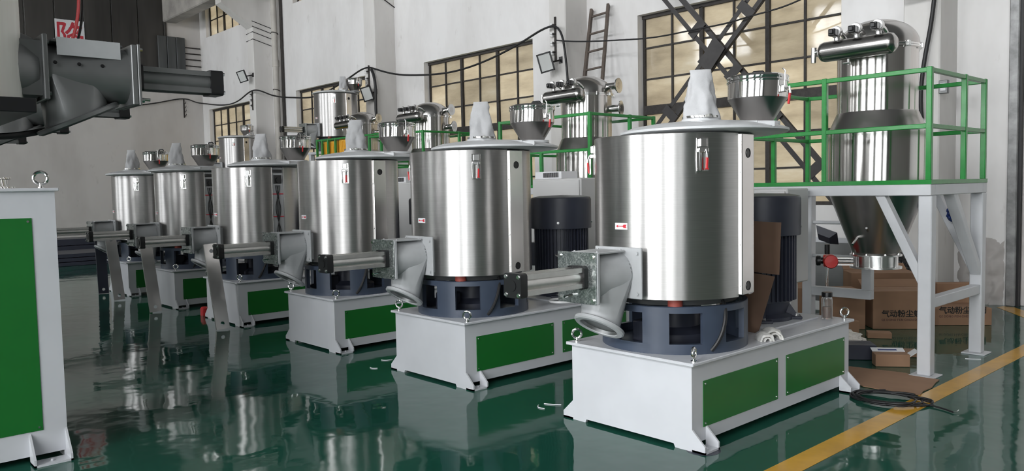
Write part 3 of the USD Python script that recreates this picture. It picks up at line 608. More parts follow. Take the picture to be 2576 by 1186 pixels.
# ---- stainless covers taken off the wiring ducts, leaning in front of the mixers
def cover_mesh():
    w, L, d = 0.070, 0.985, 0.042
    face = Polygon([(-w, 0), (w, 0), (w, L), (-w, L)])
    for zz in (0.065, L - 0.085): face = face.difference(affinity.translate(Polygon(np.c_[0.022 * np.cos(np.linspace(0, 2 * PI, 20)), 0.022 * np.sin(np.linspace(0, 2 * PI, 20))]), 0, zz))
    return cat(slab(face, 0, 0.003, 'yz'), box(-d, 0.003, -w - 0.003, -w, 0, L), box(-d, 0.003, w, w + 0.003, 0, L))
def leaning(x, y, ry, rz, label, mat='duct_steel', rx=0.0):
    t = thing('duct_cover', label, 'metal cover', (x, y, 0.002), 0, 'stainless covers leaning by the row')
    m = moved(moved(cover_mesh(), ry=ry, rx=rx), rz=rz)
    m.vertices[:, 2] -= m.vertices[:, 2].min()
    part(t, 'cover_sheet', m, mat, False)
leaning(-8.82, 3.57, -9, -8, 'stainless cover leaning in front of the fourth mixer, nearest of the leaning covers', rx=4)
leaning(-10.84, 3.50, -9, -8, 'stainless cover leaning in front of the fifth mixer, middle one of the bright covers', rx=4)
leaning(-12.53, 3.54, -9, -8, 'stainless cover with a dark hole leaning in front of the farthest mixer', rx=4)
leaning(-13.63, 3.62, -3, -8, 'dark cover standing upright at the far end of the row', 'motor', rx=1)

# ---- the other row: tall machines close by on the left, with their discharge valves overhead
def tall_machine(x, y, label):
    t = thing('tall_machine', label, 'machine', (x, y, 0), 0, 'tall machines of the left row')
    b = base_parts(t, 0.565, -1.6, 0.63, 1.605, [(-1.45, -0.62), (-0.53, 0.505)], (0.186, 1.432), 0.02, (0.175, 0.11, 0.20))
    part(b, 'eye_bolt', eye_bolt_mesh(0.50, 0.575, 1.605, -20, 0.036, 0.009), 'chrome')
    part(t, 'black_deck', cat(box(-0.75, 0.78, -1.3, 0.52, 2.02, 2.10, 0.004), box(-0.75, 0.75, 0.10, 0.18, 1.90, 2.02)), 'black', False)
    for px, py in ((-0.6, -1.2), (0.5, -1.2), (-0.6, -0.35), (0.5, -0.35)):
        part(t, 'deck_post', box(px - 0.04, px + 0.04, py - 0.04, py + 0.04, 1.605, 2.02), 'black', False)
    tk = part(t, 'tank', lathe([(0, 2.10), (0.60, 2.10), (0.60, 3.7), (0, 3.75)], 72), 'film', 40, label='tank wrapped in cream protective film')
    c = chute_parts(t, (1.3, 1.75, 1.3), True, (0.0, -0.25, 1.025), mat='dim_steel', plate='dim_steel', barrel='dim_steel', cover='dim_steel', ext=-0.19, rcz=0.78)
    part(c, 'side_flap', box(0.245, 0.252, 0.755, 1.125, 2.435, 2.545, 0.001), 'grey_paint', False, label='pale grey folded flap')
    for k in range(4):
        part(c, 'rivet', bolt((0.258, 0.74 + k * 0.135, 2.385), (1, 0, 0.2), 0.009, 0.008), 'black')
    part(c, 'valve_neck', hull(circle((0.0, 0.50, 2.36), (0, 1, 0), 0.27, 24), circle((0.0, 0.66, 2.345), (0, 1, 0), 0.22, 24)), 'dim_steel', 40)
    part(c, 'air_hose', tube([(0.10, 0.86, 2.50), (0.10, 0.90, 2.62), (0.10, 0.93, 2.80), (0.10, 0.90, 3.1), (0.05, 0.75, 3.4)], 0.010, 8, 30), 'red_plastic', label='red air hose')
    part(c, 'air_hose', tube([(0.06, 0.90, 2.50), (0.07, 0.935, 2.62), (0.07, 0.96, 2.85), (0.05, 0.90, 3.2)], 0.008, 8, 24), 'cable')
    g = part(t, 'sight_glass', turned((0.30, 0.33, 1.605), (0, 0, 1), [(0, 0), (0.15, 0), (0.15, 0.012), (0.115, 0.012), (0.115, 0.052), (0.13, 0.056), (0.13, 0.066), (0, 0.066)], 36), 'polished', 30)
    part(g, 'glass_tube', turned((0.22, 0.30, 1.67), (0, 0, 1), [(0.052, 0), (0.06, 0), (0.06, 0.17), (0.052, 0.17)], 24), 'glass_clear', 40)
    part(g, 'hose', tube([(0.10, 0.05, 2.0), (0.15, 0.25, 1.93), (0.10, 0.55, 1.94), (0.0, 0.75, 1.99)], 0.02, 8, 24), 'cable')
    return t
tall_machine(-5.815, 0.525, 'tall white machine with a big green panel, closest at the left edge')
tall_machine(-7.95, 0.525, 'second tall machine, only its grey discharge valve showing beyond the first')

tall_machine(-10.1, 0.525, 'third tall machine of the left row, hidden behind the second')
tall_machine(-12.25, 0.525, 'fourth tall machine of the left row, hidden behind the others')

# ================================================================== vacuum feeders on their platforms
def feeder(x, y, dz, label, nozzles=True):
    t = thing('vacuum_feeder', label, 'feeder', (x, y, 0), 0, 'vacuum feeders on green railed platforms')
    z = lambda v: v + dz
    bd = part(t, 'feeder_body', lathe([(0.403, z(1.465)), (0.405, z(1.47)), (0.405, z(1.985)), (0.403, z(1.99))], 96), 'mirror_vessel', 28)
    part(bd, 'upper_body', lathe([(0.329, z(2.15)), (0.329, z(2.69))], 96), 'mirror_vessel', 28)
    part(bd, 'shoulder', lathe([(0.404, z(1.988)), (0.398, z(1.995)), (0.334, z(2.145)), (0.329, z(2.152))], 96), 'satin_cone', 28)
    part(bd, 'cone', lathe([(0.192, z(0.90)), (0.405, z(1.468))], 96), 'satin_cone', 28)
    for v in (1.47, 1.975): part(bd, 'seam', lathe([(0.4052, z(v)), (0.407, z(v + 0.004)), (0.4052, z(v + 0.008))], 96), 'zinc', 30)
    fl = part(t, 'body_flange', lathe([(0.325, z(2.685)), (0.352, z(2.685)), (0.352, z(2.697)), (0.345, z(2.70)), (0.352, z(2.703)), (0.352, z(2.715)), (0.325, z(2.715))], 96, closed=True), 'chrome', 30)
    for k in range(10):
        q = 2 * PI * k / 10 + 0.2
        part(fl, 'flange_clamp', cat(bolt((0.352 * math.cos(q), 0.352 * math.sin(q), z(2.715)), (0, 0, 1), 0.010, 0.012), moved(moved(box(-0.012, 0.012, -0.012, 0.012, z(2.68), z(2.72), 0.002), t=(0.356, 0, 0)), rz=math.degrees(q))), 'chrome')
    q = np.linspace(0, PI / 2, 14)
    dm = part(t, 'dome', lathe([(0.340, z(2.712))] + [(0.338 * math.cos(a), z(2.715 + 0.245 * math.sin(a) ** 0.9)) for a in q[1:-1]] + [(0, z(2.96))], 96), 'satin', 40)
    # compressed-air drum with its three pulse valves
    mx0, mx1, my, mz = -0.31, 0.35, -0.455, z(2.672)
    L = mx1 - mx0
    ad = part(t, 'air_drum', to_axis(lathe([(0, 0), (0.045, 0.004), (0.078, 0.03), (0.086, 0.06), (0.086, L - 0.06), (0.078, L - 0.03), (0.045, L - 0.004), (0, L)], 40), (mx0, my, mz), (1, 0, 0)), 'satin', 40)
    part(ad, 'drum_bracket', cat(*[box(px - 0.02, px + 0.02, my, -0.29, mz - 0.02, mz + 0.02) for px in (-0.12, 0.12)]), 'zinc', False)
    part(ad, 'drain_cock', cat(cyl((-0.05, my, mz - 0.085), (-0.05, my, mz - 0.13), 0.010, 10), cyl((-0.09, my - 0.01, mz - 0.118), (-0.03, my - 0.01, mz - 0.118), 0.009, 8)), 'zinc', 40)
    part(ad, 'air_inlet', cat(cyl((mx0 - 0.05, my, mz + 0.01), (mx0 + 0.01, my, mz + 0.01), 0.018, 12), cyl((mx0 - 0.045, my, mz + 0.05), (mx0 - 0.05, my, mz - 0.08), 0.022, 12)), 'zinc', 40)
    for k, px in enumerate((-0.15, 0.02, 0.20)):
        v = part(t, 'pulse_valve', cat(cyl((px, my, mz + 0.08), (px, my, mz + 0.125), 0.024, 14), turned((px, my - 0.035, mz + 0.155), (0, 1, 0), [(0, 0), (0.045, 0), (0.050, 0.01), (0.050, 0.035), (0.042, 0.05), (0.03, 0.07), (0, 0.07)], 20)), 'zinc', 40)
        part(v, 'solenoid', cat(box(px - 0.035, px + 0.025, my - 0.095, my - 0.035, mz + 0.115, mz + 0.175, 0.006), box(px - 0.02, px + 0.015, my - 0.115, my - 0.09, mz + 0.13, mz + 0.165, 0.004)), 'black', False)
        part(v, 'valve_pipe', tube([(px, my + 0.03, mz + 0.155), (px, my + 0.09, mz + 0.15), (px, -0.28, mz + 0.10)], 0.018, 10, 12), 'zinc')
    if nozzles:
        for ax, zz, r in ((-0.38, 2.80, 0.085), (-0.22, 2.52, 0.085)):
            d = np.array([math.cos(ax + 0.6), math.sin(ax + 0.6), 0]); p = d * 0.28 + np.array([0, 0, z(zz)])
            n = part(t, 'side_nozzle', cyl(p, p + d * 0.20, 0.045, 20), 'polished', 40)
            part(n, 'nozzle_flange', turned(p + d * 0.185, d, [(0, 0), (r + 0.01, 0), (r + 0.01, 0.014), (0.04, 0.014), (0.038, 0.004), (0, 0.004)], 28), 'chrome', 30)
    # butterfly valve under the cone
    vb = part(t, 'butterfly_valve', cat(turned((0, 0, z(0.79)), (0, 0, 1), [(0.14, 0), (0.17, 0), (0.17, 0.10), (0.14, 0.10)], 48), *[turned((0, 0, z(v)), (0, 0, 1), [(0.13, 0), (0.215, 0), (0.215, 0.014), (0.13, 0.014)], 48) for v in (0.775, 0.885)],
        *[bolt((0.195 * math.cos(a), 0.195 * math.sin(a), z(0.899)), (0, 0, 1), 0.010, 0.014) for a in np.linspace(0, 2 * PI, 9)[:-1]], *[moved(moved(box(-0.008, 0.008, -0.02, 0.02, z(0.789), z(0.885)), t=(0.18, 0, 0)), rz=a) for a in range(0, 360, 45)]), 'zinc', 35)
    d = np.array([-0.86, -0.5, 0]); d /= np.linalg.norm(d)
    part(vb, 'actuator_bracket', cat(beam(d * 0.19 + (0, 0, z(0.86)), d * 0.36 + (0, 0, z(0.86)), 0.07, 0.008), beam(d * 0.19 + (0, 0, z(0.80)), d * 0.36 + (0, 0, z(0.80)), 0.07, 0.008), cyl(d * 0.17 + (0, 0, z(0.83)), d * 0.38 + (0, 0, z(0.83)), 0.012, 10)), 'aluminium', False)
    ac = part(vb, 'actuator', cat(beam(d * 0.35 + (0, 0, z(0.835)), d * 0.44 + (0, 0, z(0.835)), 0.10, 0.105, 0.01), turned(d * 0.40 + np.array([0.045, -0.045, z(0.835)]), (0.55, -0.83, 0.0), [(0, -0.02), (0.062, -0.02), (0.062, 0.05), (0.055, 0.06), (0, 0.062)], 28)), 'red_actuator', 35, label='red valve actuator')
    part(vb, 'hand_knob', turned(d * 0.44 + (0, 0, z(0.835)), d, [(0, 0), (0.030, 0), (0.030, 0.02), (0.045, 0.022), (0.047, 0.05), (0.038, 0.062), (0, 0.066)], 20), 'black', 35)
    part(bd, 'cone_stud', cyl((0.05, -0.28, z(1.12)), (0.08, -0.38, z(1.15)), 0.010, 8), 'chrome')
    part(bd, 'cone_stud', cyl((-0.06, -0.24, z(1.06)), (-0.06, -0.33, z(1.0)), 0.010, 8), 'chrome')
    return t
def platform(x, y, w, d, dz, label, mid=0.46, ladder=True, side_post=0.78, front_posts=(0.86,), braces=True):
    """Steel platform, its near right corner above (x, y); w runs to the left, d to the back."""
    t = thing('railed_platform', label, 'platform', (x, y, 0), 0, 'grey platforms with green rails')
    zt = 1.53 + dz; a = 0.10; H = 0.89
    dk = part(t, 'deck_beam', cat(box(-w, 0, 0, a, zt - 0.10, zt - 0.012, 0.004), box(-w, 0, d - a, d, zt - 0.10, zt - 0.012, 0.004), box(-a, 0, a, d - a, zt - 0.10, zt - 0.012, 0.004), box(-w, -w + a, a, d - a, zt - 0.10, zt - 0.012, 0.004)), 'platform_grey', False)
    part(dk, 'deck_edge', cat(box(-w, 0.004, -0.004, 0.05, zt - 0.012, zt + 0.022), box(-w, 0.004, d - 0.05, d, zt - 0.012, zt + 0.022), box(-0.05, 0.004, 0.05, d - 0.05, zt - 0.012, zt + 0.022), box(-w, -w + 0.05, 0.05, d - 0.05, zt - 0.012, zt + 0.022)), 'green_rail', False)
    legs = [(-a, 0.02), (-a, d - a), (-w, 0.02), (-w, d - a)]
    for lx, ly in legs:
        g = part(t, 'leg', box(lx, lx + a, ly, ly + a, 0.012, zt - 0.10, 0.006), 'platform_grey', False)
        part(g, 'foot_plate', box(lx - 0.045, lx + a + 0.045, ly - 0.045, ly + a + 0.045, 0.0, 0.012, 0.003), 'platform_grey', False)
    if braces:
        for lx, s in ((-a / 2, -1),):
            for ly in (0.07, d - 0.06):
                part(t, 'knee_brace', beam((lx + s * 0.36, ly, zt - 0.08), (lx + s * 0.01, ly, zt - 0.80), 0.07, 0.085, 0.004, ref=(0, 1, 0)), 'platform_grey', False)
        part(t, 'knee_brace', beam((-a / 2, d * 0.42, zt - 0.08), (-a / 2, d - 0.08, zt - 0.80), 0.07, 0.085, 0.004, ref=(1, 0, 0)), 'platform_grey', False)
        part(t, 'tie_beam', box(-a + 0.01, -0.01, 0.10, d - 0.08, 0.54, 0.62, 0.004), 'platform_grey', False)
    if ladder:
        part(t, 'valve_arm', cat(box(-w + 0.05, -0.97, d - 0.09, d - 0.01, 0.395, 0.485, 0.004), box(-1.06, -0.97, d - 0.09, d - 0.01, 0.485, 0.74, 0.004)), 'platform_grey', False)
        for zz in (0.80, 1.14):
            part(t, 'rung', cyl((-w + 0.08, d - 0.05, zz), (-w + 0.62, d - 0.05, zz), 0.018, 10), 'platform_grey', 40)
    p = 0.042
    def post(px, py): part(t, 'rail_post', box(px - p / 2, px + p / 2, py - p / 2, py + p / 2, zt + 0.02, zt + H, 0.004), 'green_rail', False)
    ins = 0.025
    for px, py in ((-ins, ins), (-ins, d - ins), (-w + ins, ins), (-w + ins, d - ins), (-ins, side_post), (-w + ins, d * 0.45)): post(px, py)
    for f in front_posts: post(-f, ins)
    for zz in (H, mid):
        z0 = zt + zz - p + 0.002; p_ = p - 0.006
        for nm, m in (('front', box(-w + 0.005, -0.005, ins - p_ / 2, ins + p_ / 2, z0, z0 + p_, 0.004)), ('side', box(-ins - p_ / 2, -ins + p_ / 2, ins, d - ins, z0 + 0.001, z0 + p_ - 0.001, 0.004)),
                      ('back', box(-w + 0.005, -0.005, d - ins - p_ / 2, d - ins + p_ / 2, z0, z0 + p_, 0.004)), ('left', box(-w + ins - p_ / 2, -w + ins + p_ / 2, ins, d - ins, z0 + 0.001, z0 + p_ - 0.001, 0.004))):
            part(t, 'rail', m, 'green_rail', False)
    return t
platform(-2.33, 6.50, 1.67, 1.29, 0.0, 'nearest green railed platform on grey legs, at the right')
feeder(-3.02, 7.15, 0.0, 'polished vacuum feeder on the nearest platform, red valve actuator below', nozzles=False)
platform(-6.40, 7.13, 1.67, 1.29, 0.03, 'green railed platform behind the second mixer from the right', ladder=False)
feeder(-7.04, 7.78, 0.03, 'vacuum feeder on the platform between the two nearest mixers')
platform(-10.55, 7.69, 1.67, 1.29, 0.11, 'green railed platform behind the hopper of the third mixer', ladder=False)
feeder(-11.2, 8.34, 0.11, 'vacuum feeder rising behind the hopper of the third mixer from the right')
platform(-12.95, 8.45, 2.55, 1.29, 0.25, 'far green railed platform with yellow boxes, below the high mixer', mid=0.28, ladder=False, front_posts=(0.9, 1.75, 2.05, 2.3))
feeder(-14.66, 9.12, 0.27, 'farthest vacuum feeder, just right of the filter bag of the third mixer')
for k, (x0, x1, lab) in enumerate(((-15.42, -15.10, 'leftmost yellow box behind the far green rail'), (-15.02, -14.72, 'middle yellow box behind the far green rail'), (-14.66, -14.30, 'rightmost yellow box, beside the filter bag of the third mixer'))):
    y0 = 8.48; zt = 1.80
    t = thing('yellow_box', lab, 'box', ((x0 + x1) / 2, y0 + 0.12, zt), 0, 'yellow boxes on the far platform')
    hx = (x1 - x0) / 2; h = 0.82 + 0.02 * (k == 2)
    part(t, 'box_body', box(-hx, hx, -0.07, 0.08, 0, h, 0.012), 'yellow_plastic', False)
    part(t, 'box_ribs', cat(*[box(-hx + 0.03 + q * (2 * hx - 0.06) / 5 - 0.006, -hx + 0.03 + q * (2 * hx - 0.06) / 5 + 0.006, -0.078, -0.07, 0.03, h - 0.05) for q in range(6)]), 'yellow_plastic', False)

# ================================================================== on and beside the nearest mixers
def bent(pts, seed, name=None):
    return tube(pts, 0.004, 6, 20)
t = thing('cardboard_sheet', 'brown folded cardboard wedged upright between the nearest tank and its motor', 'cardboard', (-2.73, 4.80, 0.527))
def sheet_between(p, q, poly, th=0.006):
    p, q = np.array(p, float), np.array(q, float); e = (q - p) / np.linalg.norm(q - p); n = np.array([e[1], -e[0]])
    m = slab(Polygon(poly), 0, th)
    v = m.vertices; out = np.c_[p[0] + e[0] * v[:, 0] + n[0] * v[:, 2], p[1] + e[1] * v[:, 0] + n[1] * v[:, 2], v[:, 1]]
    return TM(out, m.faces)
part(t, 'upper_flap', sheet_between((-0.42, 0.10), (0.065, 0.05), [(0, 0.42), (0.47, 0.41), (0.485, 0.76), (0, 0.77)]), 'cardboard_dark', False)
part(t, 'lower_flap', sheet_between((-0.42, 0.07), (0.05, 0.02), [(0, 0.0), (0.30, 0.0), (0.33, 0.02), (0.455, 0.40), (0, 0.43)]), 'cardboard_dark', False)
def rag_mesh(r, L, th, seed):
    zs = np.linspace(0, L, 16); prof = [(r + th, z) for z in zs] + [(r, z) for z in zs[::-1]]
    m = lathe(prof, 40, a0=0.0, a1=PI, closed=True); v = m.vertices
    v = np.c_[v[:, 0], v[:, 2] - L / 2, v[:, 1]]
    w = (meshkit.fbm(v * 24 + seed, 3, seed)[:, None] - 0.5) * np.array([0.022, 0.012, 0.026]); w[:, 2] *= np.minimum(1, v[:, 2] / 0.02)
    return TM(v + w, m.faces[:, ::-1])
t = thing('white_rag', 'crumpled white rag on the base of the nearest mixer, beside its motor foot', 'rag', (-2.685, 4.735, 0.526))
for rag_args, rag_rz, rag_at in (((0.050, 0.15, 0.013, 3), 40, (0, 0.02, 0)), ((0.030, 0.14, 0.011, 5), 46, (0.0, 0.02, 0)), ((0.036, 0.10, 0.013, 8), 52, (0.01, -0.085, 0)), ((0.016, 0.10, 0.011, 9), 55, (0.01, -0.085, 0))):
    part(t, 'rag_fold', moved(rag_mesh(*rag_args), rz=rag_rz, t=rag_at), 'rag', 60)
t = thing('glass_jar', 'clear glass jar with a black lid behind the nearest motor', 'jar', (-2.765, 5.70, 0.526))
part(t, 'jar_glass', lathe([(0, 0), (0.036, 0), (0.04, 0.006), (0.04, 0.15), (0.034, 0.165), (0.034, 0.172), (0.030, 0.172), (0.030, 0.163), (0.036, 0.148), (0.036, 0.008), (0, 0.008)], 32), 'glass_clear', 40)
part(t, 'jar_lid', lathe([(0, 0.166), (0.039, 0.166), (0.039, 0.196), (0.036, 0.20), (0, 0.20)], 32), 'black', 40)
part(t, 'jar_contents', lathe([(0, 0.01), (0.034, 0.01), (0.034, 0.09), (0, 0.092)], 24), 'cardboard_dark', 40)
t = thing('coiled_hose', 'pale hose coiled on the base of the second mixer, behind the air cylinder', 'hose', (-4.80, 4.97, 0.5415))
q = np.linspace(0, 4 * PI, 70)
part(t, 'hose_coil', tube(np.c_[0.12 * np.cos(q), 0.13 * np.sin(q), 0.008 + 0.012 * q / (4 * PI)], 0.007, 8), 'porcelain', 60)
part(t, 'loose_wire', tube([(0.13, 0.1, 0.012), (0.20, 0.17, 0.02), (0.25, 0.19, -0.02), (0.262, 0.15, -0.09), (0.258, 0.04, -0.12), (0.256, -0.08, -0.10)], 0.0035, 6, 30), 'cable', 60)
def cabinet(x0, x1, y, z0, z1, vent, label, d=0.36):
    t = thing('control_cabinet', label, 'cabinet', ((x0 + x1) / 2, y + d / 2, 0)); w = (x1 - x0) / 2
    part(t, 'cabinet_body', box(-w, w, -d / 2, d / 2, z0, z1, 0.01), 'cabinet', False)
    part(t, 'cabinet_door', box(-w + 0.02, w - 0.02, -d / 2 - 0.014, -d / 2, z0 + 0.02, z1 - 0.02, 0.005), 'cabinet', False)
    if z0 > 0:
        for sx in (-1, 1): part(t, 'leg', box(sx * (w - 0.06) - 0.025, sx * (w - 0.06) + 0.025, -0.06, 0.06, 0, z0), 'cabinet', False)
    if vent:
        v = part(t, 'vent_box', box(-w + 0.02, w * 0.15, -d / 2 + 0.03, d / 2 - 0.05, z1, z1 + 0.085, 0.005), 'white_card', False)
        n = 16
        for q in range(n):
            xx = -w + 0.16 + q * (w * 1.15 - 0.20) / n
            part(v, 'slot', box(xx, xx + 0.010, -d / 2 + 0.027, -d / 2 + 0.031, z1 + 0.015, z1 + 0.072), 'dark', False)
    return t
cabinet(-6.86, -6.07, 6.60, 0.0, 1.65, True, 'grey cabinet with a vented top behind the motor of the second mixer')
cabinet(-10.0, -9.2, 6.60, 0.0, 1.66, True, 'grey vented cabinet showing in the gap between second and third mixers')
cabinet(-4.15, -3.30, 6.10, 0.70, 1.50, False, 'pale cabinet on legs behind the motor of the nearest mixer')
# ---- floor: cable coil, cardboard, litter
t = thing('cable_coil', 'dark grey cable coiled on the floor by the rear foot of the nearest mixer', 'cable', (-2.27, 5.63, 0))
rr = random.Random(3)
for k in range(3):
    q = np.linspace(0, 2 * PI * 1.6, 60); ax, ay = 0.255 - 0.035 * k, 0.145 + 0.01 * k
    P = np.c_[ax * np.cos(q + k) + 0.03 * np.sin(2 * q + k), ay * np.sin(q + k) + 0.015 * np.cos(3 * q), 0.008 + 0.006 * k + 0.010 * (1 + np.sin(q * 1.7 + k))]
    c, s_ = math.cos(0.28), math.sin(0.28); P[:, :2] = P[:, :2] @ np.array([[c, s_], [-s_, c]])
    part(t, 'cable_loop', tube(P, 0.0075, 8), 'cable', 60)
part(t, 'cable_tail', tube([(0.16, 0.06, 0.012), (0.28, 0.05, 0.010), (0.36, 0.02, 0.009), (0.41, -0.01, 0.009)], 0.006, 8, 16), 'cable', 60)
part(t, 'bare_end', tube([(0.41, -0.01, 0.009), (0.425, 0.005, 0.012), (0.43, 0.03, 0.02)], 0.003, 6, 8), 'chrome', 60)
pts = [(-2.94, 6.46), (-2.52, 6.53), (-2.40, 6.49), (-2.245, 6.48), (-2.235, 6.38), (-2.20, 6.2), (-2.205, 6.05), (-2.18, 5.93), (-2.26, 5.89), (-2.58, 5.90), (-2.72, 6.0), (-2.95, 6.05)]
solo('floor_cardboard', slab(pts, 0.003, 0.010), 'cardboard', 'flat sheet of brown cardboard on the floor by the yellow line', 'cardboard', smooth=False)
def carton(name, x, y, rz, w, d, h, label, mat='cardboard', flap=True, writing=False, z=0.0):
    """Carton whose printed face runs from its origin along +x (turned by rz)."""
    t = thing(name, label, 'box', (x, y, z), rz)
    part(t, 'box_body', box(0, w, 0, d, 0.002, h, 0.004), mat, False)
    part(t, 'box_seam', box(0.004, w - 0.004, d * 0.48, d * 0.52, h, h + 0.0015), mat, False)
    if flap:
        m = box(0, w - 0.01, -0.0025, 0.0025, 0, d * 0.4); part(t, 'top_flap', moved(moved(m, rx=-62), t=(0.005, d, h)), mat, False)
    if writing:
        c = glyphs('气动粉尘蝶阀', 0.070, 0.001); v = c.vertices
        part(t, 'lettering', TM(np.c_[v[:, 0] + 0.085, -v[:, 2], v[:, 1] + 0.135], c.faces), 'ink', False, label='black lettering')
        c = glyphs('QI DONG FEN CHEN DIE FA', 0.026, 0.001, False); v = c.vertices; sc = (v[:, 0].max()) / 0.44
        part(t, 'lettering', TM(np.c_[v[:, 0] / sc + 0.085, -v[:, 2], v[:, 1] + 0.088], c.faces), 'ink_brown', False, label='smaller lettering')
    return t
carton('printed_carton', -3.53, 8.30, 42, 0.62, 0.36, 0.40, 'brown carton with black lettering, left of the front platform leg', writing=True)
carton('printed_carton', -3.18, 8.90, 42, 0.62, 0.40, 0.185, 'low brown carton with black lettering, right of the front platform leg', writing=True, flap=False)
carton('carton', -3.83, 8.00, 42, 0.34, 0.45, 0.40, 'plain brown carton just left of the lettered one', flap=False)
carton('carton', -4.64, 8.25, 20, 0.40, 0.4, 0.36, 'brown carton with shiny tape behind the rear eye bolt of the nearest base')
carton('carton', -4.05, 8.95, 40, 0.72, 0.35, 0.50, 'long brown carton standing behind the lettered one')
carton('carton', -3.28, 9.36, 42, 0.44, 0.14, 0.40, 'brown carton behind the low lettered one', flap=False)
carton('small_carton', -3.52, 7.62, 55, 0.16, 0.2, 0.17, 'small open brown carton behind the rear corner of the nearest base', flap=False)
carton('small_carton', -3.36, 7.78, 30, 0.22, 0.13, 0.06, 'small flat brown carton lying by the tall plain one', flap=False)
t = carton('small_carton', -2.79, 6.62, 38, 0.27, 0.12, 0.105, 'small brown carton with white and blue printed flaps on the floor', flap=False)
part(t, 'printed_flap', moved(moved(box(0, 0.26, -0.002, 0.002, 0, 0.07), rx=-75), t=(0.005, 0.12, 0.107)), 'white_card', False, label='white flap with blue print')
part(t, 'printed_band', moved(moved(box(0.05, 0.20, -0.0035, -0.002, 0.015, 0.04), rx=-75), t=(0.005, 0.12, 0.107)), 'blue', False)
part(t, 'end_flap', moved(moved(box(-0.002, 0.002, 0, 0.11, 0, 0.08), ry=55), t=(0.27, 0.0, 0.09)), 'white_card', False)
carton('dark_carton', -3.12, 6.68, 38, 0.30, 0.22, 0.13, 'dark carton between the nearest base and the small printed one', mat='motor', flap=False)
carton('flattened_carton', -2.98, 7.02, 30, 0.36, 0.16, 0.05, 'flattened carton with blue print lying behind the small printed one', mat='cardboard', flap=False)
def crumple(seed, r, sc):
    m = trimesh.creation.icosphere(4, 1.0); v = m.vertices * (1 + 0.9 * (meshkit.fbm(m.vertices * 2.6 + seed, 4, seed)[:, None] - 0.5)) * r * np.array(sc)
    v[:, 2] -= v[:, 2].min(); return TM(v, m.faces)
solo('crumpled_wrap', moved(crumple(4, 0.12, (1.4, 0.9, 0.7)), t=(-3.30, 7.16, 0.002)), 'foam_wrap', 'crumpled clear plastic wrap on the floor behind the nearest base', 'plastic wrap', smooth=50)
for (x, y, a, L, lab) in ((-3.93, 3.94, 30, 0.125, 'white plastic sliver on the floor left of the nearest base, longest one'), (-3.95, 3.82, -20, 0.10, 'curved white sliver on the floor left of the nearest base, below the long one'),
                          (-6.06, 3.95, 60, 0.10, 'white paper scrap on the floor before the second mixer'), (-5.88, 3.68, 20, 0.08, 'pale sliver on the floor left of the second base'), (-2.31, 7.44, 30, 0.12, 'white scrap on the floor between the platform legs')):
    q = np.linspace(-0.5, 0.5, 12); P = np.c_[q * L, 0.25 * L * q ** 2 * 4 * (0.2 if L > 0.11 else 1), np.full(12, 0.004)]
    solo('plastic_sliver', moved(tube(P, 0.0035, 6), rz=a, t=(x, y, 0.0)), 'white_card', lab, 'scrap', 'white scraps on the floor', smooth=60)
solo('grey_scrap', slab([(-4.02, 4.26), (-3.86, 4.30), (-3.82, 4.20), (-3.95, 4.19)], 0.001, 0.004), 'cabinet', 'grey triangular scrap on the floor against the nearest base', 'scrap', smooth=False)
# ---- work lamp on its stand, grey panel, sacks and drum behind the nearest platform
t = thing('work_lamp', 'black work lamp on a thin pole behind the red valve actuator', 'lamp', (-4.22, 8.70, 0))
part(t, 'lamp_pole', cat(cyl((0, 0, 0.0), (0, 0, 0.78), 0.016, 12), cyl((0, 0, 0), (0, 0, 0.03), 0.14, 24)), 'chrome', 40)
part(t, 'lamp_neck', cat(cyl((0, 0, 0.70), (0, 0, 0.84), 0.03, 14), box(-0.05, 0.05, -0.03, 0.03, 0.66, 0.70, 0.005)), 'black', 40)
part(t, 'lamp_head', moved(moved(hull(np.array([(sx * 0.13, sy * 0.10, 0.0) for sx in (-1, 1) for sy in (-1, 1)]), np.array([(sx * 0.07, sy * 0.05, -0.07) for sx in (-1, 1) for sy in (-1, 1)])), rx=-48, ry=18), t=(0.0, 0.0, 0.95)), 'motor', False)
t = thing('metal_board', 'bare grey metal board standing behind the red valve actuator', 'panel', (-4.52, 9.5, 0))
part(t, 'panel_sheet', box(-0.26, 0.22, -0.01, 0.01, 0.06, 0.80, 0.003), 'dim_steel', False)
part(t, 'panel_frame', cat(box(-0.32, -0.26, -0.02, 0.02, 0, 0.86), box(0.22, 0.28, -0.02, 0.02, 0, 0.86), box(-0.26, 0.22, -0.02, 0.02, 0.80, 0.86)), 'white_paint', False)
solo('white_sack', moved(crumple(9, 0.17, (0.8, 0.7, 1.7)), t=(-4.27, 10.02, 0.0)), 'rag', 'white sack standing behind the cartons under the butterfly valve', 'sack', smooth=60)
solo('black_sack', moved(crumple(12, 0.17, (0.8, 0.7, 1.8)), t=(-3.94, 10.06, 0.0)), 'black', 'black plastic sack beside the white sack behind the cartons', 'sack', smooth=60)
t = thing('blue_cap', 'dark blue cap hanging under the deck at the right leg', 'cap', (-2.54, 7.62, 1.17))
part(t, 'cap_body', moved(crumple(2, 0.085, (0.6, 1.0, 0.8)), t=(0, 0, 0)), 'blue', 60)
part(t, 'cap_brim', moved(box(-0.03, 0.03, -0.075, 0.075, 0.11, 0.135, 0.01), rx=8), 'blue', False)

